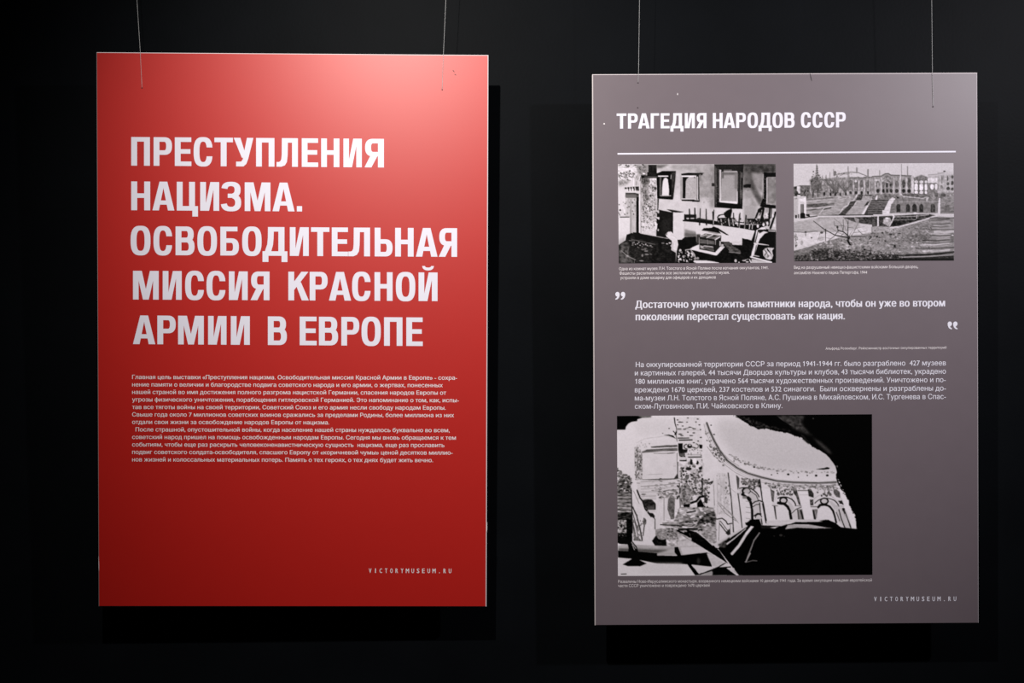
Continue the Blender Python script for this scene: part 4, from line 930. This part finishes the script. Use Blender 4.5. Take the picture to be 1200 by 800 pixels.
    s.poly([(490, 260), (620, 270), (620, 420), (640, 520), (640, 600), (485, 640)], 206); s.rect(575, 280, 588, 560, 160, blur=3); s.poly([(630, 300), (690, 270), (710, 320), (700, 540), (660, 540), (620, 420)], 96, noise=30, ns=(12, 14)); s.line([(590, 210), (640, 200), (720, 200)], 13, 100); s.specks([(490, 200), (740, 190), (740, 290), (520, 290)], 34, (6, 13), (70, 150), flat=1.6); s.line([(740, 150), (770, 180), (765, 250), (735, 300)], 18, 46); s.rect(715, 310, 750, 560, 212); s.line([(760, 120), (772, 400)], 10, 70)
    # masonry column lower part
    s.poly([(775, 150), (890, 150), (890, 370), (780, 380)], 140, noise=46, ns=(22, 14)); s.poly([(890, 60), (1010, 60), (1010, 270), (920, 330), (890, 300)], 200); s.specks([(780, 30), (1010, 30), (1010, 250), (890, 330), (780, 370)], 90, (6, 15), (66, 150)); s.line([(1030, 70), (1028, 260)], 26, 46, w2=16); s.specks([(1040, 70), (1100, 80), (1100, 360), (1040, 360)], 40, (6, 14), (66, 140)); s.poly([(1070, 90), (1120, 130), (1160, 90), (1150, 120), (1120, 140)], 50); s.line([(1100, 120), (1150, 100)], 16, 50)
    s.line([(900, 350), (960, 330), (1000, 280), (1060, 270)], 26, 24); s.poly([(970, 350), (1010, 300), (1050, 380), (1040, 410), (970, 410)], 16); s.poly([(805, 370), (885, 360), (880, 410), (820, 420)], 18); s.rect(890, 370, 960, 400, 205); s.poly([(1050, 260), (1100, 300), (1080, 360), (1050, 340)], 60)
    s.poly([(760, 400), (1160, 400), (1190, 500), (1195, 820), (740, 820), (700, 560)], 138, noise=50, ns=(40, 14)); s.specks([(770, 410), (1150, 410), (1185, 520), (1185, 700), (960, 700), (760, 600)], 140, (6, 17), (30, 215), flat=2); s.poly([(1080, 470), (1170, 440), (1190, 560), (1100, 560), (960, 620), (980, 560)], 66, blur=5, noise=50, ns=(24, 12)); s.poly([(760, 410), (980, 430), (960, 500), (760, 470)], 186, blur=6, noise=30, ns=(30, 10)); s.line([(850, 465), (950, 445)], 16, 44); s.line([(760, 590), (860, 560), (960, 560)], 10, 60)
    s.poly([(1050, 650), (1190, 620), (1200, 840), (1080, 800)], 150, noise=30, ns=(20, 14)); s.poly([(560, 580), (760, 560), (760, 640), (560, 620)], 160, noise=40, ns=(30, 8)); s.line([(540, 605), (740, 615), (960, 640)], 13, 50); s.line([(800, 630), (960, 640)], 14, 232, w2=6); s.line([(750, 660), (970, 655)], 20, 24)
    s.poly([(480, 660), (640, 640), (740, 660), (740, 830), (560, 830), (480, 720)], 136, noise=34, ns=(18, 18)); s.specks([(620, 650), (750, 650), (750, 860), (620, 860)], 50, (7, 16), (40, 190)); s.rect(470, 540, 482, 660, 90)
    # bottom: beam, shadows, white floor
    H(); s.poly([(440, 335), (480, 280), (600, 310), (620, 400), (480, 400)], 26, noise=14, ns=(18, 18)); s.ell(555, 275, 64, 46, 140, noise=24, ns=(14, 14)); s.rect(610, 320, 750, 410, 170, noise=50, ns=(20, 14)); s.poly([(750, 250), (1000, 400), (780, 420), (740, 380)], 190, noise=10, ns=(20, 20)); s.rect(330, 280, 440, 400, 206)
    s.poly([(440, 330), (470, 395), (330, 400), (335, 280), (470, 180)], 208); s.poly([(440, 335), (490, 265), (520, 330), (600, 330), (610, 395), (480, 395)], 22)
    s.poly([(40, 395), (150, 375), (720, 400), (1000, 395), (1080, 470), (800, 500), (500, 505), (40, 480)], 168, blur=3, noise=14, ns=(60, 14)); s.poly([(60, 420), (640, 440), (500, 480), (300, 470), (40, 450)], 80, blur=10); s.poly([(770, 410), (1010, 400), (1100, 480), (800, 495)], 196, blur=4)
    s.poly([(40, 450), (330, 465), (500, 480), (500, 505), (720, 510), (1080, 470), (1140, 510), (1140, 640), (880, 610), (500, 602), (200, 545), (40, 530)], 10); s.ell(985, 570, 22, 40, 60, blur=10); s.poly([(1080, 470), (1150, 500), (1140, 620), (1110, 560)], 120, blur=8)
    s.poly([(40, 535), (230, 545), (500, 600), (820, 610), (850, 610), (940, 745), (40, 755)], 206, blur=1); s.rect(300, 600, 800, 720, 200, blur=20); s.poly([(95, 612), (230, 530), (380, 600), (300, 632), (160, 632)], 12); s.line([(80, 724), (140, 722)], 9, 30)
    s.poly([(150, 350), (210, 340), (260, 400), (300, 520), (290, 570), (160, 520), (165, 420)], 14); s.line([(200, 350), (250, 420)], 16, 130); s.line([(210, 380), (235, 440)], 8, 180); s.poly([(45, 340), (210, 300), (200, 350), (160, 375), (60, 370)], 16); s.line([(40, 365), (60, 376)], 12, 220)
    s.poly([(705, 410), (745, 405), (780, 500), (860, 560), (1000, 735), (945, 738), (840, 590), (740, 510), (705, 470)], 8)
    s.poly([(900, 618), (1170, 640), (1130, 680), (1005, 725)], 200)
    I(); s.poly([(180, 480), (250, 500), (470, 640), (300, 660), (240, 620)], 190, noise=12, ns=(30, 14)); s.line([(300, 650), (400, 595)], 12, 20); s.poly([(400, 600), (470, 640), (330, 650)], 206)
    # fallen rafters and the black heap
    s.poly([(-60, 200), (60, 235), (250, 380), (320, 430), (480, 640), (520, 690), (560, 740), (1400, 760), (2300, 760), (2300, 100), (1935, 195), (1250, 120), (900, 180), (830, 170), (800, 80), (700, 90), (630, 130), (660, 155), (500, 240), (430, 290), (300, 440), (0, 330)], 4)
    s.poly([(-50, 215), (60, 230), (260, 390), (330, 450), (430, 600), (0, 330)], 10); s.line([(70, 230), (180, 320), (250, 385)], 13, 190); s.poly([(-150, 215), (20, 240), (0, 330), (-130, 240)], 190); s.line([(-160, 215), (60, 320), (330, 480)], 22, 10); s.poly([(-90, 225), (60, 232), (60, 320), (-40, 290)], 10); s.line([(-20, 245), (0, 320)], 4, 150)
    s.poly([(255, 375), (420, 280), (650, 155), (660, 165), (470, 290), (400, 350), (290, 420)], 196); s.poly([(310, 380), (450, 290), (440, 330), (400, 420), (340, 410)], 70, blur=6, noise=30, ns=(16, 16)); s.line([(420, 370), (500, 310), (640, 190)], 16, 205, w2=9); s.poly([(390, 350), (450, 290), (440, 330), (410, 355)], 16)
    s.line([(715, 165), (640, 260), (560, 390), (478, 485)], 32, 205); s.line([(705, 170), (640, 250)], 16, 228); s.line([(800, 240), (735, 330), (690, 450), (640, 580)], 15, 128); s.line([(690, 480), (640, 580)], 15, 150); s.line([(640, 585), (720, 565), (770, 568)], 11, 96); s.poly([(620, 580), (660, 560), (640, 590)], 150)
    s.poly([(690, 85), (780, 80), (810, 120), (830, 180), (700, 160), (640, 150), (630, 120), (660, 120)], 4); s.ell(1050, 268, 20, 12, 64); s.ell(970, 278, 12, 6, 56); s.ell(1090, 282, 10, 6, 56)
    # pale cloth over the heap
    G(); s.poly([(-120, 560), (150, 545), (500, 545), (590, 545), (600, 570), (330, 575), (190, 580), (60, 620), (-120, 640)], 200, noise=10, ns=(60, 10)); s.poly([(-190, 610), (60, 620), (-30, 650), (-180, 650)], 40); s.poly([(130, 610), (200, 600), (420, 605), (660, 645), (440, 650), (240, 640), (100, 660)], 170, blur=3, noise=14, ns=(60, 8)); s.poly([(150, 600), (220, 575), (560, 570), (600, 545), (690, 585), (760, 640), (600, 640), (400, 605), (230, 600)], 10); s.poly([(500, 560), (580, 545), (620, 560), (560, 572)], 14); s.line([(200, 605), (380, 608)], 9, 205); s.ell(50, 730, 20, 14, 62, blur=5); s.poly([(-80, 640), (30, 620), (-20, 650)], 190)
    H(); s.poly([(1010, 720), (1130, 680), (1200, 690), (1200, 745), (1000, 745)], 170, blur=5); s.line([(1000, 725), (1150, 680), (1200, 660)], 13, 14); s.poly([(1150, 670), (1210, 650), (1210, 740), (1140, 700)], 22)
    I(); s.poly([(260, 655), (420, 650), (460, 690), (530, 740), (240, 740)], 12); s.poly([(410, 655), (500, 650), (520, 700), (480, 700)], 196); s.line([(100, 730), (300, 650), (460, 640)], 12, 18); s.poly([(110, 735), (250, 690), (250, 740)], 150, blur=6); s.line([(500, 690), (545, 725)], 9, 170)
    B(); edge = [(490, 25), (560, 55), (600, 85), (680, 135), (790, 185), (880, 178), (1000, 210), (1130, 230), (1230, 268), (1300, 285), (1380, 350), (1420, 390), (1500, 430)]
    s.ragged(edge, 70, 8, 12); s.ragged([(x, y + 9) for x, y in edge], 30, 6, 205)
    G(); s.ragged([(700, 20), (715, 120), (760, 205), (815, 270), (850, 370), (915, 500), (935, 560)], 26, 8, 6); s.ragged([(705, 40), (800, 250), (900, 480)], 14, 7, 214)
    E(); s.rough([(235, -160), (330, -230), (330, 60), (240, 60)], 30, (12, 14)); s.rough([(760, -140), (1050, -140), (1050, 380), (780, 380)], 26, (15, 15)); s.rough([(750, 400), (1180, 400), (1195, 800), (740, 800), (560, 600)], 34, (24, 9)); s.rough([(36, 230), (200, 230), (200, 760), (36, 760)], 34, (26, 9)); s.rough([(480, 640), (750, 640), (750, 830), (480, 830)], 30, (14, 12))
    s.specks([(765, 0), (1030, 0), (1030, 260), (780, 380)], 70, (5, 13), (36, 120), flat=1.3); s.specks([(1050, 60), (1110, 60), (1120, 400), (1050, 400)], 30, (5, 12), (36, 120), flat=.8); s.specks([(210, 440), (340, 560), (320, 790), (215, 780)], 30, (5, 16), (50, 150), flat=.5); s.specks([(270, 90), (770, 70), (770, 300), (300, 300)], 40, (4, 10), (110, 165), flat=3)
    s.specks([(40, 60), (200, 90), (200, 220), (40, 230)], 40, (5, 13), (36, 120), flat=2); s.rough([(490, 270), (620, 270), (640, 600), (490, 640)], 8, (12, 50)); s.line([(330, 330), (400, 460), (475, 540)], 9, 40)
    F(); s.specks([(300, 20), (440, 20), (470, 480), (310, 480)], 70, (4, 9), (120, 170), flat=.6); s.rough([(300, 0), (440, 0), (480, 500), (310, 480)], 8, (9, 40)); s.specks([(560, 40), (800, 70), (790, 170), (570, 110)], 40, (5, 11), (56, 140), flat=1.5); s.specks([(850, 110), (1190, 130), (1190, 200), (940, 180)], 40, (4, 10), (80, 160), flat=2)
    for x in (260, 300, 340, 380): s.line([(x, 60), (x + 12, 480)], 4, 165)
    G(); s.specks([(100, 130), (720, 140), (740, 200), (120, 200)], 60, (4, 10), (90, 165), flat=2); s.line([(0, 130), (250, 142), (480, 148), (720, 140)], 5, 130)
    s.grain(7, .7)
    return s.finish(.25)


# ---------------------------------------------------------------- the red board
RED = Board('exhibition_board', (.016644, .004015, .010339), -.47006, .02119, .83429, 1.18601,
            'large red exhibition board with big white five-line heading, hung on black wall', M_RED)

Z = 1200 / 210                  # the letters were measured on an enlargement of this factor
HEAD = [  # start of the measuring window, baseline left/right and cap-top left/right (y), then letters with left and right edges
    (140, (194.0, 196.2), (160.5, 162.7), (79, 1771), 'П 79 204 Р 229 352 Е 371 482 С 497 624 Т 636 760 У 765 897 П 915 1038 Л 1052 1195 Е 1221 1331 Н 1351 1473 И 1500 1623 Я 1641 1771'),
    (140, (246.2, 247.7), (212.5, 214.1), (79, 1223), 'Н 79 206 А 221 368 Ц 384 526 И 541 668 З 686 815 М 839 1011 А 1025 1173 . 1188 1223'),
    (140, (298.6, 300.9), (264.9, 267.3), (75, 2261), 'О 75 208 С 228 354 В 376 503 О 522 653 Б 676 800 О 822 952 Д 958 1125 И 1141 1268 Т 1283 1406 Е 1422 1531 Л 1533 1678 Ь 1709 1829 Н 1846 1970 А 1985 2130 Я 2138 2261'),
    (140, (350.8, 352.7), (317.2, 319.2), (91, 2130), 'М 91 263 И 290 417 С 440 567 С 583 711 И 733 859 Я 878 1005 К 1131 1268 Р 1274 1394 А 1403 1551 С 1558 1683 Н 1708 1829 О 1851 1981 Й 2003 2130'),
    (140, (403.0, 405.3), (369.4, 371.9), (91, 2031), 'А 91 240 Р 254 377 М 393 565 И 594 717 И 746 873 В 994 1121 Е 1207 1321 В 1336 1464 Р 1486 1606 О 1621 1750 П 1772 1895 Е 1921 2031'),
]
polys = []
for x0, (bl, br), (tl, tr), (xa, xb), row in HEAD:
    w = row.split()
    for c, a, b in zip(w[::3], w[1::3], w[2::3]):
        a, b = float(a), float(b)
        f = lambda x, l, r: l + (r - l) * (x - xa) / (xb - xa)
        W, g = glyph(c)
        pa, pb = x0 + a / Z, x0 + b / Z
        polys += place(RED, g, W, (pa, f(a, bl, br)), (pb, f(b, bl, br)), (pa, f(a, tl, tr)))
RED.part('heading', polys, M_TEXT, label='big white capital heading in five lines')

BODY = ['Главная цель выставки «Преступления нацизма. Освободительная миссия Красной Армии в Европе» - сохра-',
        'нение памяти о величии и благородстве подвига советского народа и его армии, о жертвах, понесенных',
        'нашей страной во имя достижения полного разгрома нацистской Германии, спасения народов Европы от',
        'угрозы физического уничтожения, порабощения гитлеровской Германией. Это напоминание о том, как, испы-',
        'тав все тяготы войны на своей территории, Советский Союз и его армия несли свободу народам Европы.',
        'Свыше года около 7 миллионов советских воинов сражались за пределами Родины, более миллиона из них',
        'отдали свои жизни за освобождение народов Европы от нацизма.',
        'После страшной, опустошительной войны, когда население нашей страны нуждалось буквально во всем,',
        'советский народ пришел на помощь освобожденным народам Европы. Сегодня мы вновь обращаемся к тем',
        'событиям, чтобы еще раз раскрыть человеконенавистническую сущность  нацизма, еще раз прославить',
        'подвиг советского солдата-освободителя, спасшего Европу от «коричневой чумы» ценой десятков миллио-',
        'нов жизней и колоссальных материальных потерь. Память о тех героях, о тех днях будет жить вечно.']
ends = (1118, 1022, 1045, 1130, 1042, 1097, 262, 1068, 1110, 1033, 1088, 957)
lines = []
for k, (t, e) in enumerate(zip(BODY, ends)):
    xa, xb = (158.9 if k == 7 else 154.9), 340 + e / Z
    y = 443.9 + 8.78 * k
    lines.append((t, xa, y, xb, y + .9 * (xb - xa) / 381, 4.9))
text_part(RED, 'body_text', lines[:7], M_SMALL, .012, 'small white paragraph under the heading')
text_part(RED, 'body_text', lines[7:], M_SMALL, .012, 'second small white paragraph')


def spaced(board, x0, y0, x1, y1, cap, m):
    word = 'VICTORYMUSEUM.RU'
    V, F = [], []
    wid = {'I': .36, '.': .36, 'M': 1.25}
    adv = (x1 - x0 - 3.6) / (len(word) - 1)
    x = x0
    for i, ch in enumerate(word):
        vs, fs = text_polys(ch, .03, flags=False)
        a, w = vs[:, 0].min(), np.ptp(vs[:, 0])
        pw = 3.1 * wid.get(ch, 1)
        cx_ = x0 + 1.8 + adv * i
        o = Vector(board.uv(cx_ - pw / 2, y0 + (y1 - y0) * i / 15)); ex = (Vector(board.uv(cx_ + pw / 2, y0 + (y1 - y0) * i / 15)) - o) / w
        ey = (Vector(board.uv(cx_ - pw / 2, y0 + (y1 - y0) * i / 15 - cap)) - o) / .69
        n = len(V)
        V += [(o.x + ex.x * (p - a) + ey.x * q, -.00025, o.y + ex.y * (p - a) + ey.y * q) for p, q in vs]
        F += [tuple(n + k for k in f) for f in fs]
    link('web_address', mesh_from(V, F), m, board.root)['label'] = 'widely spaced small white web address'


spaced(RED, 432.0, 671.0, 529.2, 671.3, 5.3, M_SMALL)

# ---------------------------------------------------------------- the grey board
GREY = Board('exhibition_board', (.004755, -.005193, .002629), .58754, -.01683, .82539, 1.18153,
             'mauve-grey exhibition board with three black-and-white photographs, hung on black wall', M_GREY)

row, gaps = 'ТРАГЕДИЯ НАРОДОВ СССР', .105
kern = {'ТР': .10, 'РА': .02, 'АГ': .06, 'ЕД': .05, 'ДИ': .08, 'ОД': .04, 'ДО': .05, 'АР': .06, 'НА': .05}
x, placed = 0., []
for i, c in enumerate(row):
    W, g = glyph(c)
    if c != ' ': placed.append((x, W, g))
    x += (W if c != ' ' else .20) + kern.get(row[i:i + 2], gaps)
total = placed[-1][0] + placed[-1][1]
polys = []
xa, xb = 722.6, 991.1
for x, W, g in placed:
    pa, pb = xa + (xb - xa) * x / total, xa + (xb - xa) * (x + W) / total
    f = lambda q, l, r: l + (r - l) * (q - xa) / (xb - xa)
    polys += place(GREY, g, W, (pa, f(pa, 150.7, 149.3)), (pb, f(pb, 150.7, 149.3)), (pa, f(pa, 133.0, 131.4)))
GREY.part('heading', polys, M_TEXT, label='bold white one-line heading')
GREY.part('rule_line', [[GREY.uv(*p) for p in ((723.6, 181.1), (1120, 178.5), (1120, 176.7), (723.6, 179.3))]], M_TEXT, label='thin white line under the heading')

text_part(GREY, 'quotation', [('Достаточно уничтожить памятники народа, чтобы он уже во втором', 744.4, 360.8, 1107.5, 358.8, 8.7),
                              ('поколении перестал существовать как нация.', 744.8, 375.2, 990.2, 374.0, 8.7)], M_TEXT, .038, 'two bold white lines of quotation', spacing=1.05)
text_part(GREY, 'attribution', [('Альфред Розенберг. Рейхсминистр восточных оккупированных территорий', 967.4, 409.6, 1109, 408.4, 2.9)], M_SMALL, 0, 'tiny line of white print')
text_part(GREY, 'body_text', [('На оккупированной территории СССР за период 1941-1944 гг. было разграблено  427 музеев', 745.0, 430.0, 1108.4, 427.9, 6.1),
                              ('и картинных галерей, 44 тысячи Дворцов культуры и клубов, 43 тысячи библиотек, украдено', 743.9, 439.8, 1108.4, 437.7, 6.1),
                              ('180 миллионов книг, утрачено 564 тысячи художественных произведений. Уничтожено и по-', 744.6, 449.6, 1108.2, 447.6, 6.1),
                              ('вреждено 1670 церквей, 237 костелов и 532 синагоги.  Были осквернены и разграблены до-', 743.9, 459.5, 1108.4, 457.5, 6.1),
                              ('ма-музеи Л.Н. Толстого в Ясной Поляне, А.С. Пушкина в Михайловском, И.С. Тургенева в Спас-', 743.9, 469.2, 1108.4, 467.3, 6.1),
                              ('ском-Лутовинове, П.И. Чайковского в Клину.', 743.9, 478.8, 916.8, 477.9, 6.1)], M_TEXT, .006, 'six lines of white text')
text_part(GREY, 'caption', [('Одна из комнат музея Л.Н. Толстого в Ясной Поляне после изгнания оккупантов, 1941.', 725.5, 316.5, 900.7, 315.2, 3.5),
                            ('Фашисты расхитили почти все экспонаты литературного музея,', 726.0, 321.8, 854.7, 320.8, 3.5),
                            ('устроили в доме казарму для офицеров и их денщиков', 726.8, 327.1, 838.9, 326.3, 3.5)], M_SMALL, 0)
text_part(GREY, 'caption', [('Вид на разрушенный немецко-фашистскими войсками Большой дворец,', 930.5, 314.9, 1075.9, 314.0, 3.5),
                            ('ансамбля Нижнего парка Петергофа, 1944', 930.5, 321.2, 1016.1, 320.6, 3.5)], M_SMALL, 0)
text_part(GREY, 'caption', [('Развалины Ново-Иерусалимского монастыря, взорванного немецкими войсками 10 декабря 1941 года. За время оккупации немцами европейской', 724.4, 682.8, 1021.6, 681.0, 3.5),
                            ('части СССР уничтожено и повреждено 1670 церквей', 724.4, 687.7, 831.6, 687.1, 3.5)], M_SMALL, 0)
spaced(GREY, 1024.0, 704.2, 1120.8, 703.9, 5.3, M_TEXT)


def quote_mark(x, y, w, h, flip):
    """a pair of comma-shaped ticks"""
    head = [(math.cos(t) * .44 + .52, .68 + .30 * math.sin(t)) for t in np.linspace(0, 2 * math.pi, 20, endpoint=False)]
    tail = [(.96, .70), (.93, .45), (.78, .22), (.50, .04), (.10, -.02), (.08, .10), (.36, .22), (.50, .42)]
    out = []
    for k in (0, 1):
        for p in fill_outlines([ccw(head), ccw(tail)]):
            out.append([GREY.uv(x + (1 - u if flip else u) * w + k * w * 1.12, y - v * h) for u, v in p])
    return out


GREY.part('quotation_mark', quote_mark(720.6, 350.9, 5.8, 9.2, False), M_TEXT)
GREY.part('quotation_mark', quote_mark(1110.2, 385.6, 5.8, 9.2, True), M_TEXT)

photo_part(GREY, 'photo_print', ((724.0, 192.3), (909.0, 192.0), (909.7, 307.8), (725.1, 308.5)), print_wrecked_room(), 1.8, .86,
           'photograph of a wrecked room with empty picture frames')
photo_part(GREY, 'photo_print', ((929.8, 191.8), (1117.3, 191.0), (1118.2, 305.2), (930.5, 306.0)), print_ruined_palace(), 1.8, .84,
           'photograph of a ruined palace above terraces and stairs')
photo_part(GREY, 'photo_print', ((723.0, 487.2), (1021.8, 485.2), (1022.3, 673.2), (724.1, 674.6)), print_ruined_monastery(), 1.6, 1.22,
           'photograph of a ruined arcade seen from a dark opening')


# ---------------------------------------------------------------- small marks on the boards
def blot(board, name, x, y, rx, ry, m, ang=0.):
    pts = [(rx * math.cos(t) * (1 + .2 * math.sin(3 * t)), ry * math.sin(t)) for t in np.linspace(0, 2 * math.pi, 12, endpoint=False)]
    c, s = math.cos(ang), math.sin(ang)
    return board.part(name, [[board.uv(x + a * c - b * s, y + a * s + b * c) for a, b in pts]], m, off=.0004)


blot(RED, 'scuff_mark', 531.6, 83.2, 1.6, .5, M_SMUDGE, .9)
blot(RED, 'scuff_mark', 533.6, 87.4, 1.2, .45, M_SMUDGE, .5)
blot(RED, 'edge_chip', 115.9, 660, .3, 9, M_WHITE, -.02)
blot(RED, 'edge_chip', 570.6, 617, .3, 6, M_WHITE, .02)
blot(GREY, 'paint_speck', 708.0, 145.0, .9, .9, M_WHITE)
blot(GREY, 'paint_speck', 794.0, 110.3, .5, 1.3, M_WHITE)
blot(GREY, 'paint_speck', 747.3, 126.3, .9, .8, M_KNOT)
blot(GREY, 'hair', 950.2, 90.4, .45, 5.0, M_HAIR, -.22)

# ---------------------------------------------------------------- the nylon lines the boards hang from
CEIL = 3.0


def hanging_line(board, name, hole, brow, top, label):
    """from the ceiling down in front of the sheet's top edge to a hole in it; hole, brow, top in pixels"""
    r = .00038
    end = board.world(*hole, r + .0004)
    edge = board.world(*brow, r + .0006)
    up = board.world(*top, r + .002)
    d = (up - edge) / (up.z - edge.z)
    pts = [end + (board.root.matrix_world.to_3x3() @ Vector((0, .004, 0))), end]
    pts += [end.lerp(edge, t) for t in (.33, .66)] + [edge] + [edge + d * ((CEIL - edge.z) * t) for t in (.1, .25, .5, 1)]
    root = bpy.data.objects.new(name, None)
    COL.objects.link(root)
    root.location = (pts[-1].x, pts[-1].y, CEIL)
    bpy.context.view_layer.update()
    local = [p - root.location for p in pts]
    link('nylon_line', tube_mesh(local, r, 8), M_LINE, root)
    # knot at the hole
    bm = bmesh.new()
    bmesh.ops.create_uvsphere(bm, u_segments=10, v_segments=6, radius=.0013)
    for v in bm.verts: v.co = Vector((v.co.x, v.co.y * .5, v.co.z)) + (end - root.location)
    me = bpy.data.meshes.new('mesh'); bm.to_mesh(me); bm.free()
    link('knot', me, M_KNOT, root)
    bm = bmesh.new()
    bmesh.ops.create_cone(bm, cap_ends=True, segments=16, radius1=.004, radius2=.007, depth=.012)
    for v in bm.verts: v.co.z -= .006
    me = bpy.data.meshes.new('mesh'); bm.to_mesh(me); bm.free()
    link('ceiling_hook', me, M_CEIL, root)
    root['label'], root['category'], root['group'] = label, 'hanging line', 'clear lines holding the boards'


hanging_line(RED, 'hanging_line', (166.6, 103), (164.6, 61), (161.0, 0), 'clear hanging line near the top left corner of the red board')
hanging_line(RED, 'hanging_line', (518.2, 105), (519.6, 65), (522.6, 0), 'clear hanging line near the top right corner of the red board')
hanging_line(GREY, 'hanging_line', (747.6, 97), (748.2, 86), (749.2, 0), 'clear hanging line near the top left corner of the grey board')
hanging_line(GREY, 'hanging_line', (1093.4, 125), (1092.4, 86), (1091.2, 0), 'clear hanging line near the top right corner of the grey board')
